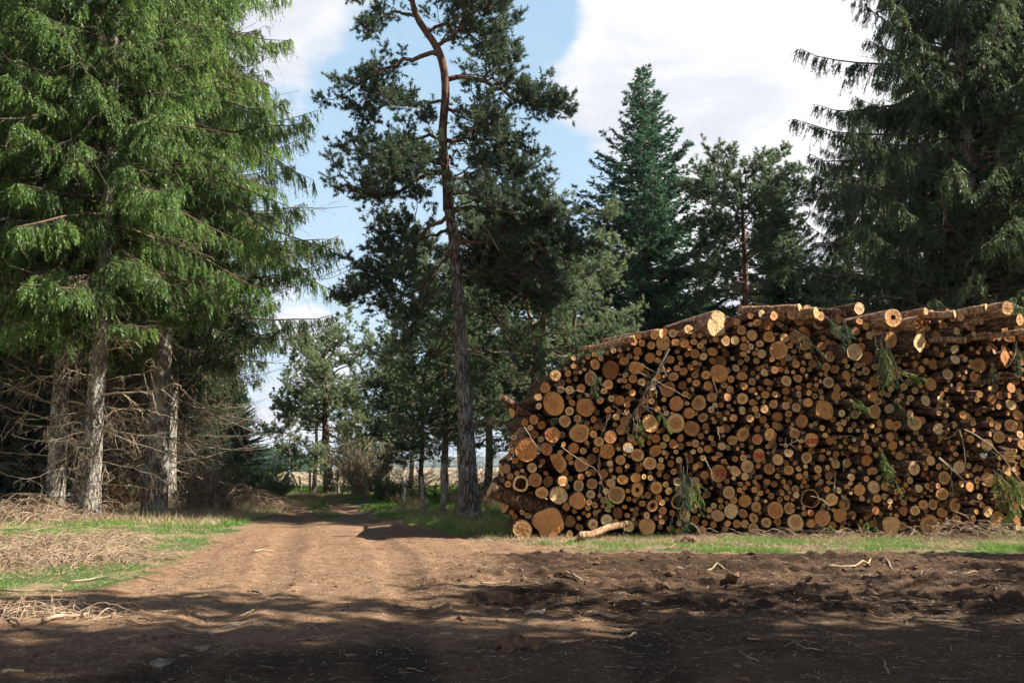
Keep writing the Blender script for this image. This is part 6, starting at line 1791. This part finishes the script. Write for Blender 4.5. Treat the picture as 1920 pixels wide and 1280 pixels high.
# sticks
STICKS = [([q3(620, 797), q3(700, 803), q3(775, 815)], .014, 'pale bare stick on the sunlit ground left of the track', 'straw'),
          ([q3(848, 786), q3(950, 783), q3(1068, 787)], .012, 'long thin pale stick on the sunlit track', 'straw'),
          ([q3(660, 772), q3(720, 770), q3(790, 778)], .008, 'thin curved stick just above the pale bare one', 'brush'),
          ([q3(320, 815), q3(400, 808), q3(470, 796), q3(520, 800)], .018, 'crooked pale branch in the dry grass at the left', 'brush'),
          ([q3(0, 858), q3(100, 862), q3(190, 858), q3(285, 864)], .022, 'long branch lying at the lower left edge in the sun', 'brush'),
          ([q3(195, 1012), q3(260, 992), q3(330, 980), q3(415, 966)], .035, 'thick bleached branch at the shadow edge, lower left', 'brush'),
          ([q3(545, 1085), q3(600, 1080), q3(655, 1078)], .018, 'pale stick in the shade at the lower left', 'brush'),
          ([q3(640, 993), q3(700, 1003), q3(785, 1008)], .012, 'dark thin twig at the shadow edge', 'dead_dark'),
          ([q3(868, 978), q3(912, 953), q3(985, 988)], .010, 'bent twig shaped like a roof on the track', 'dead_dark'),
          ([q3(1100, 966), q3(1135, 962), q3(1172, 955)], .014, 'short pale stick on the middle of the track', 'straw'),
          ([q3(1235, 958), q3(1300, 965), q3(1385, 962)], .008, 'thin twig right of the short pale stick', 'brush'),
          ([q3(1250, 1038), q3(1280, 1048), q3(1325, 1050)], .011, 'dark twig near the shade in the middle foreground', 'dead_dark'),
          ([q3(1420, 1008), q3(1445, 1024), q3(1475, 1036)], .008, 'slanting light twig in the middle foreground', 'straw'),
          ([q3(1175, 681), q3(1215, 676), q3(1262, 670)], .022, 'pale stick lying far up the track', 'straw'),
          ([q3(730, 697), q3(800, 692), q3(858, 688)], .016, 'pale stick in the grass beside the track', 'straw'),
          ([q3(765, 716), q3(820, 720), q3(872, 722)], .012, 'second pale stick in the grass, just below the other', 'straw'),
          ([q3(5, 1258), q3(60, 1250), q3(108, 1247)], .020, 'pale thick stick in the bottom left corner', 'straw'),
          ([q3(1163, 849), q3(1190, 853), q3(1212, 861)], .018, 'short dark stick on the sunlit track', 'dead_dark'),
          ([q3(0, 962), q3(45, 985), q3(88, 1020)], .022, 'brown branch slanting in at the left edge', 'dead_dark'),
          ([q3(580, 1008), q3(620, 1015), q3(655, 1022)], .012, 'thin brown twig left of the shaded stones', 'dead_dark'),
          ([q3(780, 1040), q3(880, 1043), q3(950, 1032)], .009, 'long pale twig between the shaded stones', 'straw'),
          ([qr(0, 187), qr(50, 183), qr(105, 180)], .016, 'pale stick at the left edge of the churned mud', 'straw'),
          ([qr(150, 178), qr(200, 186), qr(265, 190)], .014, 'pale curved stick in the mud beside a ragged clod', 'straw'),
          ([qr(295, 172), qr(340, 178), qr(385, 184)], .028, 'thick short piece of branch in the mud, left part', 'brush'),
          ([qr(640, 99), qr(760, 102), qr(882, 100)], .014, 'long straight pale stick across the mud', 'straw'),
          ([qr(800, 131), qr(840, 128), qr(885, 131)], .026, 'flat splinter of wood in the middle of the mud', 'straw'),
          ([qr(695, 142), qr(735, 138)], .014, 'small wood chip on the mud', 'straw'),
          ([qr(1215, 130), qr(1300, 128), qr(1385, 116)], .030, 'thick pale branch lying in the mud at the right', 'straw'),
          ([qr(1385, 116), qr(1430, 113), qr(1450, 130), qr(1490, 152), qr(1530, 160)], .020, 'crooked root like branch next to the thick pale one', 'brush'),
          ([qr(1695, 152), qr(1780, 148), qr(1868, 140)], .022, 'straight pale stick near the right edge of the mud', 'straw'),
          ([qr(1530, 168), qr(1560, 155), qr(1592, 146)], .014, 'dark twig pointing up from the mud at the right', 'dead_dark'),
          ([qr(355, 322), qr(402, 318)], .012, 'small pale chip in the shaded foreground', 'straw'),
          ([qr(525, 362), qr(552, 350)], .016, 'pale splinter standing in the shaded foreground', 'straw'),
          ([qr(1580, 325), qr(1640, 340), qr(1770, 356)], .014, 'long pale stick in the shaded grass at the right', 'straw'),
          ([qr(1115, 392), qr(1150, 410), qr(1210, 418)], .010, 'curved twig in the shaded foreground', 'brush'),
          ([qr(1425, 462), qr(1445, 505)], .010, 'pale twig low in the right foreground', 'straw'),
          ([qr(915, 420), qr(945, 445), qr(985, 458)], .008, 'thin bowed twig low in the middle foreground', 'brush'),
          ([qr(1300, 318), qr(1345, 322), qr(1400, 330)], .010, 'dark stick in shaded grass right of the middle', 'dead_dark'),
          ([qr(945, 376), qr(990, 380)], .012, 'short light stick in the shaded middle foreground', 'straw'),
          ([qr(665, 62), qr(690, 42), qr(716, 28)], .020, 'branch leaning on the heap of dark soil', 'brush')]
for k, (pts, rad, lb, mt) in enumerate(STICKS):
    rk = np.random.default_rng(700 + k)
    W = np.array([on_ground(*p) for p in pts])
    d = np.concatenate([[0], np.cumsum(np.linalg.norm(np.diff(W, axis=0), axis=1))])
    kk = 9
    uu = np.linspace(0, d[-1], kk)
    P = np.stack([np.interp(uu, d, W[:, i]) for i in range(3)], -1)
    P[:, :2] += rk.normal(size=(kk, 2)) * 0.012 * min(1, d[-1])
    P[:, 2] = ground_h(P[:, 0], P[:, 1]) + rad * 0.75 + 0.008 + np.abs(rk.normal(size=kk)) * 0.006
    loc = P[kk // 2].copy()
    g = Geo()
    g.tubes((P - loc)[None], (rad * .72 * np.linspace(1, 0.55, kk) * (1 + rk.normal(size=kk) * 0.08))[None], 6, cap=True)
    tag(g.obj('stick', M[mt], loc=tuple(loc), smooth=True), lb, 'stick', 'sticks lying on the ground')

# the peeled pole lying before the pile
e0, e1 = on_ground(1088, 1020), on_ground(1251, 1003)
e0[2] = gz(*e0[:2]) + .12
e1[2] = gz(*e1[:2]) + .22
long_log(e1, e0, .055, .075, 'peeled whitish pole lying on the grass at the foot of the pile, left part', 'logbare', bend=.10, seed=31)
e0, e1 = on_ground(1100, 1018), on_ground(1060, 1021)
e0[2] = e1[2] = gz(*e0[:2]) + .10

# ------------------------------------------------------------------ fence beside the track
fence = empty('wire_fence', tuple(on_ground(755, 960)))
fence.location.z = 0
f0 = np.array(fence.location)
POSTS = [(757, 893, 960, .075, 0), (792, 893, 972, .065, 0), (831, 868, 970, .085, 0), (861, 880, 972, .055, 1), (867, 876, 972, .05, -1), (685, 880, 938, .07, 0), (661, 882, 933, .065, 0), (634, 878, 928, .07, 0), (607, 885, 921, .07, 0), (581, 882, 920, .075, 0), (565, 890, 921, .06, -2), (640, 893, 930, .05, 3)]
tops = []
for k, (px, pt, pb, rad, ln) in enumerate(POSTS):
    b = on_ground(px, pb)
    t = at(px + ln * 2, pt, b[1])
    b[2] = gz(b[0], b[1]) - 0.1
    tops.append((b, t))
    rk = np.random.default_rng(800 + k)
    n_ = 7
    P = np.stack([np.linspace(b[i], t[i], n_) for i in range(3)], -1) + rk.normal(size=(n_, 3)) * 0.008
    g = Geo()
    R = rad * (1 + rk.normal(size=n_) * 0.06)
    g.tubes((P - f0)[None], R[None], 9, cap=True)
    g.obj('post', M['post'], fence, smooth=True)
ch = [11 - 1, 9, 8, 7, 6, 5, 0, 1, 2, 4]
for hgt in (0.45, 0.9, 1.2):
    g = Geo()
    for a, b in zip(ch[:-1], ch[1:]):
        A0 = tops[a][0] + (tops[a][1] - tops[a][0]) * min(.95, hgt / 1.3)
        B0 = tops[b][0] + (tops[b][1] - tops[b][0]) * min(.95, hgt / 1.3)
        s = np.linspace(0, 1, 6)[:, None]
        P = A0 * (1 - s) + B0 * s
        P[:, 2] -= 0.05 * np.sin(np.pi * s[:, 0])
        g.tubes((P - f0)[None], np.full((1, 6), 0.005), 4)
    g.obj('wire', M['wire'], fence)
tag(fence, 'wire fence on rough grey wooden posts running along the right side of the track', 'fence')
# pale pole leaning by the far posts
g = Geo()
b, t = on_ground(563, 921), at(548, 889, on_ground(563, 921)[1])
g.tubes(np.stack([np.linspace(b[i] - (b[i] if i < 2 else 0), t[i] - (b[i] if i < 2 else 0), 6) for i in range(3)], -1)[None], np.full((1, 6), 0.06), 7, cap=True)
tag(g.obj('leaning_pole', M['dead'], loc=(b[0], b[1], 0)), 'pale pole leaning to the left beside the farthest fence posts', 'pole')

# ------------------------------------------------------------------ bushes and brush
def bush(name, px, py, n, hgt, rad, mat, seed, label, cat, twr=0.006, arch=0.0, Y=None, leaves=None, root_r=0.25, ups=1.0, sub=6, subr=.5):
    r = np.random.default_rng(seed)
    b = on_ground(px, py)
    if Y:
        b = at(px, 880, Y)
    g = Geo()
    a = r.uniform(0, 6.28, n)
    lean = r.uniform(0, 1, n) ** 0.6 * rad / max(hgt, .1)
    D = nz(np.stack([np.cos(a) * lean, np.sin(a) * lean, np.full(n, ups)], -1))
    B = np.stack([np.cos(a) * root_r * r.uniform(0, 1, n), np.sin(a) * root_r * r.uniform(0, 1, n), np.zeros(n)], -1)
    L = np.hypot(hgt, rad * lean * .7) * r.uniform(0.6, 1.1, n)
    P = grow(B, D, L, 9, arch, 0.0, 0.16, r)
    g.tubes(P, (twr * 1.8 * np.ones(n))[:, None] * (1 - 0.75 * np.linspace(0, 1, 9)[None]), 4)
    i2 = np.repeat(np.arange(n), sub)
    B2, T2 = interp_curve(P, r.uniform(0.2, 1, n * sub), i2)
    P2 = grow(B2, nz(T2 + r.normal(size=(n * sub, 3)) * subr), 0.36 * L[i2] * r.uniform(.3, 1, n * sub), 5, arch * .6, 0, 0.2, r)
    g.tubes(P2, np.full((n * sub, 5), twr * .75) * (1 - .6 * np.linspace(0, 1, 5)[None]), 3)
    i3 = np.repeat(np.arange(n * sub), 3)
    B3, T3 = interp_curve(P2, r.uniform(0.2, 1, len(i3)), i3)
    P3 = grow(B3, nz(T3 + r.normal(size=(len(i3), 3)) * subr), 0.14 * L.mean() * r.uniform(.4, 1.3, len(i3)), 4, 0, 0, 0.2, r)
    g.tubes(P3, np.full((len(i3), 4), twr * .5), 3)
    mats = [M[mat]]
    if leaves:
        lm, cnt, ll, lw = leaves
        i4 = r.integers(0, len(P3), cnt)
        B4, T4 = interp_curve(P3, r.uniform(0, 1, cnt), i4)
        g.blades(B4, nz(T4 + r.normal(size=(cnt, 3)) * .7), ll * r.uniform(.6, 1.3, cnt), np.full(cnt, lw), m=1)
        mats.append(M[lm])
    o = g.obj(name, mats, loc=(b[0], b[1], gz(b[0], b[1]) - 0.03))
    return tag(o, label, cat)


bush('bare_bush', 678, 922, 70, 3.0, 2.5, 'dead', 21, 'big rounded leafless grey brown bush beside the fence in the distance', 'bush', .012, leaves=('pine_far', 2600, .10, .05), Y=52, sub=9, subr=.45)
bush('broom_shrub', 505, 925, 110, 1.15, 1.2, 'pine', 22, 'dense dark green broom shrub at the left edge of the track', 'shrub', .010, Y=42, sub=7, subr=.3, root_r=.6, leaves=('pine', 6000, .12, .03))
bush('broom_shrub', 462, 925, 90, 1.3, 1.3, 'pine_far', 23, 'lighter green shrub behind and left of the dark broom', 'shrub', .010, Y=44, sub=7, subr=.35, root_r=.6, leaves=('grass', 5000, .10, .03))
bush('broom_shrub', 722, 925, 40, 0.9, 0.9, 'pine', 24, 'small green shrub behind the fence under the thin pine', 'shrub', .010, Y=46, leaves=('pine', 1800, .12, .04))
bush('dry_bush', 872, 940, 60, 0.8, 0.6, 'straw', 25, 'clump of dry stems at the foot of the leaning pine', 'dry stems', .006, Y=31.5, sub=3)
bush('dry_bush', 925, 940, 50, 0.7, 0.6, 'straw', 26, 'clump of dry stems between leaning pine and pile', 'dry stems', .006, Y=36, sub=3)
bush('dry_bush', 765, 955, 50, 0.6, 0.7, 'straw', 27, 'dry weeds round the foot of the two dark fence posts', 'dry stems', .006, Y=34, sub=3)
bush('heather_patch', 820, 915, 90, 0.5, 2.0, 'dead_dark', 28, 'low brown heather patch in the field behind the two dark posts', 'heather', .012, Y=50, root_r=2.4, sub=4)
bush('heather_patch', 700, 915, 90, 0.5, 2.0, 'dead_dark', 29, 'low brown heather patch in the field beside the bare bush', 'heather', .012, Y=60, root_r=2.4, sub=4)
bush('beech_sapling', 228, 958, 12, 1.0, 0.9, 'dead_dark', 30, 'low beech sapling still holding coppery dead leaves left of the big trunk', 'sapling', .006, Y=28.5, leaves=('copper', 520, .075, .055))
bush('beech_sapling', 205, 945, 10, 1.5, 0.9, 'dead_dark', 31, 'taller beech sapling with a few coppery leaves farther back', 'sapling', .006, Y=31, leaves=('copper', 300, .075, .055))


def heap(name, px, py, rx, ry, hz, n, mat, seed, label, cat, L=(0.6, 1.5), rad=.005, Y=None, cone=0):
    """tangled dome of dry arching twigs"""
    r = np.random.default_rng(seed)
    b = on_ground(px, py) if Y is None else at(px, 880, Y)
    g = Geo()
    a = r.uniform(0, 6.28, n)
    q = r.uniform(0, 1, n) ** 0.5
    zz = hz * (1 - q ** (1.2 if cone else 2)) * r.uniform(0.2, 1.0, n)
    B = np.stack([np.cos(a) * q * rx, np.sin(a) * q * ry, zz * .8], -1)
    t = r.uniform(0, 6.28, n)
    D = nz(np.stack([np.cos(t), np.sin(t), r.uniform(0.0, 0.9, n) + cone * 1.2], -1))
    LL = r.uniform(L[0], L[1], n)
    P = grow(B, D, LL, 9, 0.75 if not cone else .2, 0.0, 0.18, r)
    P[:, :, 2] = np.maximum(P[:, :, 2], 0.01)
    g.tubes(P, (rad * r.uniform(.6, 1.6, n))[:, None] * (1 - 0.7 * np.linspace(0, 1, 9)[None]), 4)
    sub = 4
    i2 = np.repeat(np.arange(n), sub)
    B2, T2 = interp_curve(P, r.uniform(0.15, 1, n * sub), i2)
    P2 = grow(B2, nz(T2 + r.normal(size=(n * sub, 3)) * .6), .3 * LL[i2] * r.uniform(.3, 1, n * sub), 5, .4, 0, .2, r)
    P2[:, :, 2] = np.maximum(P2[:, :, 2], 0.008)
    g.tubes(P2, np.full((n * sub, 5), rad * .55) * (1 - .6 * np.linspace(0, 1, 5)[None]), 3)
    o = g.obj(name, M[mat], loc=(b[0], b[1], gz(b[0], b[1]) - 0.02))
    return tag(o, label, cat)


GH = 'brush_heap'
heap(GH, 122, 1052, 1.5, .9, .55, 620, 'brush', 41, 'rounded heap of tangled dry twigs before the leaning pale trunk', 'brush heap')
heap(GH, 12, 1060, 1.6, .9, .65, 520, 'brush', 42, 'heap of dry twigs cut by the left edge of the photo', 'brush heap')
heap(GH, 215, 1022, .8, .6, .35, 240, 'brush', 43, 'small flat heap of dry twigs right of the rounded one', 'brush heap', L=(.4, .9))
heap(GH, 60, 985, 2.2, 1.2, .9, 420, 'brush', 44, 'high brush heap in the shade behind the two front heaps', 'brush heap', L=(.8, 2.0), rad=.007)
heap(GH, 60, 1148, 1.0, .5, .22, 200, 'brush', 45, 'low scatter of dry twigs at the lower left shadow edge', 'brush heap', L=(.3, .8))
heap(GH, 452, 955, 1.9, 1.4, 1.0, 420, 'brush', 46, 'sunlit bank of brush at the left edge of the track', 'brush heap', Y=37, rad=.008)
heap(GH, 330, 965, 1.4, 1.0, .6, 260, 'dead_dark', 47, 'dark brush lying to the right of the big trunk', 'brush heap', Y=34, rad=.007)
heap(GH, 1500, 1000, 3.0, .35, .35, 330, 'brush', 48, 'long strip of twigs and bark along the foot of the pile, middle', 'brush heap', Y=21.0, L=(.3, .8))
heap(GH, 1820, 1000, 2.2, .45, .55, 330, 'brush', 49, 'twigs and bark heaped at the right foot of the pile', 'brush heap', Y=20.9, L=(.3, 1.0))
heap(GH, 990, 965, .8, .5, .3, 120, 'dead_dark', 50, 'dark twigs at the left foot of the pile', 'brush heap', Y=23, L=(.3, .9))
heap('dead_shrub', 392, 965, .8, .7, 1.9, 420, 'dead_dark', 51, 'dark cone shaped tangle of an uprooted dead shrub right of the big trunk', 'dead shrub', Y=31.5, L=(.5, 1.3), rad=.008, cone=1)
for k, (pts, rr) in enumerate([([(392, 925), (398, 890), (404, 868), (408, 846)], .045), ([(400, 930), (378, 880), (362, 848), (345, 828), (330, 826)], .04), ([(398, 905), (415, 880), (440, 870)], .025)]):
    W = np.array([at(a_, b_, 31.3) for a_, b_ in pts])
    d = np.concatenate([[0], np.cumsum(np.linalg.norm(np.diff(W, axis=0), axis=1))])
    P = np.stack([np.interp(np.linspace(0, d[-1], 10), d, W[:, i]) for i in range(3)], -1)
    g = Geo()
    ob = [o for o in C.objects if o.name.startswith('dead_shrub')][0]
    g.tubes((P - np.array(ob.location))[None], (rr * np.linspace(1, .35, 10))[None], 6)
    g.obj('dead_branch', M['dead_dark'], ob)

# ------------------------------------------------------------------ green boughs and bare branches caught in the pile
def bough(px, py, dx, dy, L, seed, label, mat='spruce', hang=0.9, n=1, prot=.35):
    """a spruce bough hanging on the face of the pile; (dx, dy) its direction on the face in photo sense"""
    r = np.random.default_rng(seed)
    b = face_pt(px, py, prot)[0]
    g = Geo()
    D0 = nz(U_ * dx + UP * (-dy) - A_ * 0.25)
    nn = n
    D = nz(D0 + r.normal(size=(nn, 3)) * 0.22)
    P = grow(np.zeros((nn, 3)) + r.normal(size=(nn, 3)) * .08, D, L * r.uniform(.7, 1.1, nn), 9, .35, 0, .14, r)
    g.tubes(P, np.full((nn, 9), .011) * (1 - .7 * np.linspace(0, 1, 9)[None]), 4, m=1)
    m = int(L / .05)
    idx = np.repeat(np.arange(nn), m)
    s0 = r.uniform(.15, 1, len(idx))
    B2, T2 = interp_curve(P, s0, idx)
    side = np.where(r.uniform(size=len(idx)) < .5, -1., 1.)[:, None]
    D2 = nz(T2 * .8 + side * nz(np.cross(T2, A_)) * .6 - UP * .5 * hang + r.normal(size=(len(idx), 3)) * .2)
    l2 = .34 * L * (1.1 - s0) * r.uniform(.5, 1.2, len(idx)) + .06
    P2 = grow(B2, D2, l2, 5, .4 * hang, 0, .12, r)
    g.tubes(P2, np.full((len(idx), 5), .0035), 3, m=1)
    i3 = np.repeat(np.arange(len(idx)), 22)
    s1 = r.uniform(0, 1, len(i3))
    B3, T3 = interp_curve(P2, s1, i3)
    D3 = nz(T3 + r.normal(size=(len(i3), 3)) * .45 - UP * .15)
    g.blades(B3, D3, r.uniform(.035, .075, len(i3)), np.full(len(i3), .014), m=0, rnd=r.normal(size=(len(i3), 3)))
    o = g.obj('spruce_bough', [M[mat], M['twig']], loc=tuple(b))
    return tag(o, label, 'bough', 'spruce boughs caught in the pile')


BO = [(1640, 618, .1, 1, 1.0, 'bough hanging below the top logs, highest of the green ones', 'spruce_dull', 3),
      (1655, 668, .05, 1, .55, 'bushy bough hanging beside the big sunlit split log', 'spruce', 3),
      (1680, 705, .9, .25, .5, 'bright green bough pointing right below the sunlit logs', 'spruce', 2),
      (1668, 745, .6, .7, .55, 'greyish bough drooping to the lower right in the upper half', 'spruce_dull', 2),
      (1590, 742, .9, .45, .55, 'light green bough pointing right, left of the greyish one', 'spruce', 2),
      (1282, 860, .15, 1, 1.1, 'long dark green bough hanging in the middle of the pile', 'fir', 3),
      (1292, 895, .05, 1, .55, 'lit tip of green bough at the lower end of the long one', 'spruce', 3),
      (1255, 965, .2, 1, .35, 'small green sprig low beside the dark hollow log', 'spruce', 1),
      (1652, 838, .05, 1, .75, 'narrow pale green bough hanging straight down, right of middle', 'spruce', 2),
      (1905, 640, .0, 1, .6, 'bough hanging at the right edge near the top', 'spruce_dull', 3),
      (1862, 672, .0, 1, .4, 'small bough hanging left of the dark angular log', 'spruce_dull', 2),
      (1868, 880, .6, .7, .9, 'big leafy bough spreading at the lower right', 'spruce', 5),
      (1905, 905, .2, 1, .7, 'lower part of green brush at the right edge of the pile', 'spruce', 4),
      (1490, 612, .6, .9, .7, 'dead brown bough hanging near the top, left of middle', 'spruce_dull', 2),
      (1575, 600, .3, 1, .4, 'dark green tuft tucked under the top logs', 'fir', 4),
      (1550, 592, .4, .6, .35, 'short green tuft left of the dark one on top', 'fir', 2),
      (1640, 968, -.1, .8, .35, 'green sprig at the foot of the pile beside the pale butt log', 'spruce', 2),
      (1195, 775, .2, 1, .45, 'green sprig where the long broken branch ends', 'spruce', 2),
      (1235, 780, .5, .7, .35, 'sprig hanging over the left one of the three big middle logs', 'spruce', 2),
      (1105, 700, .5, .7, .45, 'sprig of dead green needles on the upper left slope', 'fir', 2),
      (1134, 925, .3, .9, .3, 'yellow green sprig low in the left part of the pile', 'spruce', 1),
      (1530, 985, .5, -.2, .4, 'green sprig in the straw at the foot of the pile, middle', 'spruce', 2),
      (1840, 840, .7, .6, .35, 'sprig beside the log with the folded tag', 'spruce_dull', 1)]
for k, (px, py, dx, dy, L, lb, mt, nn) in enumerate(BO):
    bough(px, py, dx, dy, L, 1000 + k, lb, mt, n=nn)

BR = [([(1254, 653), (1230, 700), (1205, 745), (1175, 800), (1168, 815)], .040, 'long broken brown branch slanting down across the left half of the pile', 'dead_dark', 14),
      ([(1258, 668), (1235, 690), (1210, 735), (1196, 770)], .022, 'thinner brown branch beside the long broken one', 'dead_dark', 8),
      ([(1195, 697), (1220, 708), (1255, 728), (1293, 747)], .010, 'thin pale twig bowed over the smooth orange log', 'straw', 1),
      ([(1202, 682), (1215, 692), (1228, 697)], .009, 'short pale twig above the bowed one', 'straw', 0),
      ([(1336, 712), (1343, 728), (1342, 755), (1346, 775)], .008, 'thin twig hanging below the dark specked log', 'brush', 1),
      ([(983, 800), (1000, 828), (1013, 845)], .014, 'pale stick leaning on the squarish log at the left end', 'brush', 0),
      ([(1052, 836), (1085, 862), (1120, 880), (1130, 905), (1136, 930)], .012, 'long thin twig sloping over the left half', 'brush', 3),
      ([(1145, 775), (1136, 795), (1126, 820)], .014, 'reddish stick standing before small logs at the left', 'dead_dark', 1),
      ([(1345, 800), (1350, 826)], .016, 'bright upright splinter in the middle of the pile', 'straw', 0),
      ([(1760, 858), (1785, 880), (1808, 899)], .034, 'thick bright broken stick slanting in the right part', 'straw', 0),
      ([(1799, 806), (1806, 830), (1810, 860), (1807, 884)], .014, 'pale upright twig right of the thick bright stick', 'straw', 2),
      ([(1808, 805), (1840, 820), (1880, 855), (1905, 890), (1925, 915)], .020, 'long arched branch at the right edge of the pile', 'brush', 8),
      ([(1775, 822), (1790, 815), (1800, 803)], .012, 'short forked twig above the pale upright one', 'straw', 1),
      ([(1480, 800), (1490, 806), (1508, 812)], .010, 'pale twig on top of the twig cluster left of the red digits', 'straw', 4),
      ([(1462, 832), (1478, 834), (1497, 824)], .010, 'white branching twigs left of the tall log with red digits', 'straw', 9),
      ([(1565, 885), (1566, 905), (1562, 925)], .012, 'pale upright twig with a fork above the amber log', 'straw', 6),
      ([(1520, 930), (1536, 932), (1548, 940), (1556, 956)], .012, 'white forked twigs before the large hollowed log', 'straw', 12),
      ([(1560, 822), (1590, 816), (1622, 824)], .008, 'thin long twig lying level right of the tall log', 'brush', 2),
      ([(1583, 862), (1582, 884)], .014, 'short bright upright twig above the large amber logs', 'straw', 0),
      ([(1782, 870), (1783, 900), (1790, 935), (1798, 955)], .009, 'thin rusty twig curving down in the right part', 'dead_dark', 1),
      ([(1320, 858), (1327, 870), (1333, 880), (1334, 895)], .014, 'pale splintered twig at the left of the red digits', 'straw', 5),
      ([(1045, 726), (1065, 730), (1088, 734)], .012, 'bright thin twig above the pale log on the left slope', 'straw', 3),
      ([(1295, 980), (1305, 985), (1312, 1000)], .016, 'pale bent stick at the foot of the pile, left of middle', 'straw', 3),
      ([(1173, 975), (1169, 1000)], .010, 'thin upright pale twig before the butt of the left half', 'straw', 0),
      ([(1905, 655), (1900, 672), (1888, 690)], .012, 'pale bowed twig over the dark angular log', 'straw', 1),
      ([(1610, 985), (1618, 1000), (1622, 1012)], .014, 'pale twig sticking out of the straw right of middle', 'straw', 3),
      ([(1790, 958), (1810, 965), (1825, 985)], .012, 'tangled twig at the lower right of the pile', 'brush', 8),
      ([(1865, 990), (1862, 965)], .012, 'upright dry stem at the lower right foot of the pile', 'straw', 2),
      ([(1700, 985), (1725, 1000), (1735, 1008)], .012, 'dry twig crossing the butt log in the straw', 'straw', 3)]
for k, (pts, rad, lb, mt, subs) in enumerate(BR):
    rk = np.random.default_rng(1100 + k)
    W = np.array([face_pt(a_, b_, .42 + rk.uniform(0, .12))[0] for a_, b_ in pts])
    loc = W[0].copy()
    d = np.concatenate([[0], np.cumsum(np.linalg.norm(np.diff(W, axis=0), axis=1))])
    P = np.stack([np.interp(np.linspace(0, d[-1], 12), d, W[:, i]) for i in range(3)], -1) - loc
    P[1:-1] = (P[:-2] + 2 * P[1:-1] + P[2:]) / 4 + rk.normal(size=(10, 3)) * .008
    g = Geo()
    g.tubes(P[None], (rad * .8 * np.linspace(1, .4, 12))[None], 5)
    if subs:
        Bs, Ts = interp_curve(P[None], rk.uniform(.15, 1, subs), np.zeros(subs, int))
        Ps = grow(Bs, nz(Ts * .6 + rk.normal(size=(subs, 3)) * np.array([.7, .2, .7])), min(.5, d[-1] * .5) * rk.uniform(.4, 1, subs), 6, .15, 0, .25, rk)
        g.tubes(Ps, rad * .4 * np.linspace(1, .4, 6)[None] * np.ones((subs, 1)), 4)
    tag(g.obj('dead_branch' if False else 'bare_branch', M[mt], loc=tuple(loc)), lb, 'branch', 'bare branches caught in the pile')

# ------------------------------------------------------------------ the air over the fields
hz = Geo()
hx, hy0, hy1, hz0, hz1 = 3600.0, -300.0, 4200.0, -12.0, 120.0
hv = [(sx * hx, y, z) for z in (hz0, hz1) for sx, y in ((-1, hy0), (1, hy0), (1, hy1), (-1, hy1))]
hz.add(hv, q=[[0, 3, 2, 1], [4, 5, 6, 7], [0, 1, 5, 4], [1, 2, 6, 5], [2, 3, 7, 6], [3, 0, 4, 7]])
hm = bpy.data.materials.new('air_haze')
hm.use_nodes = True
hn = NT(hm.node_tree)
pvn = hn.n('ShaderNodeVolumePrincipled')
pvn.inputs['Color'].default_value = (0.80, 0.88, 1.0, 1)
pvn.inputs['Density'].default_value = 0.00018
pvn.inputs['Anisotropy'].default_value = 0.2
hn.t.links.new(pvn.outputs[0], hn.n('ShaderNodeOutputMaterial').inputs['Volume'])
tag(hz.obj('haze', hm), 'thin pale summer haze over the fields', 'haze', kind='stuff')
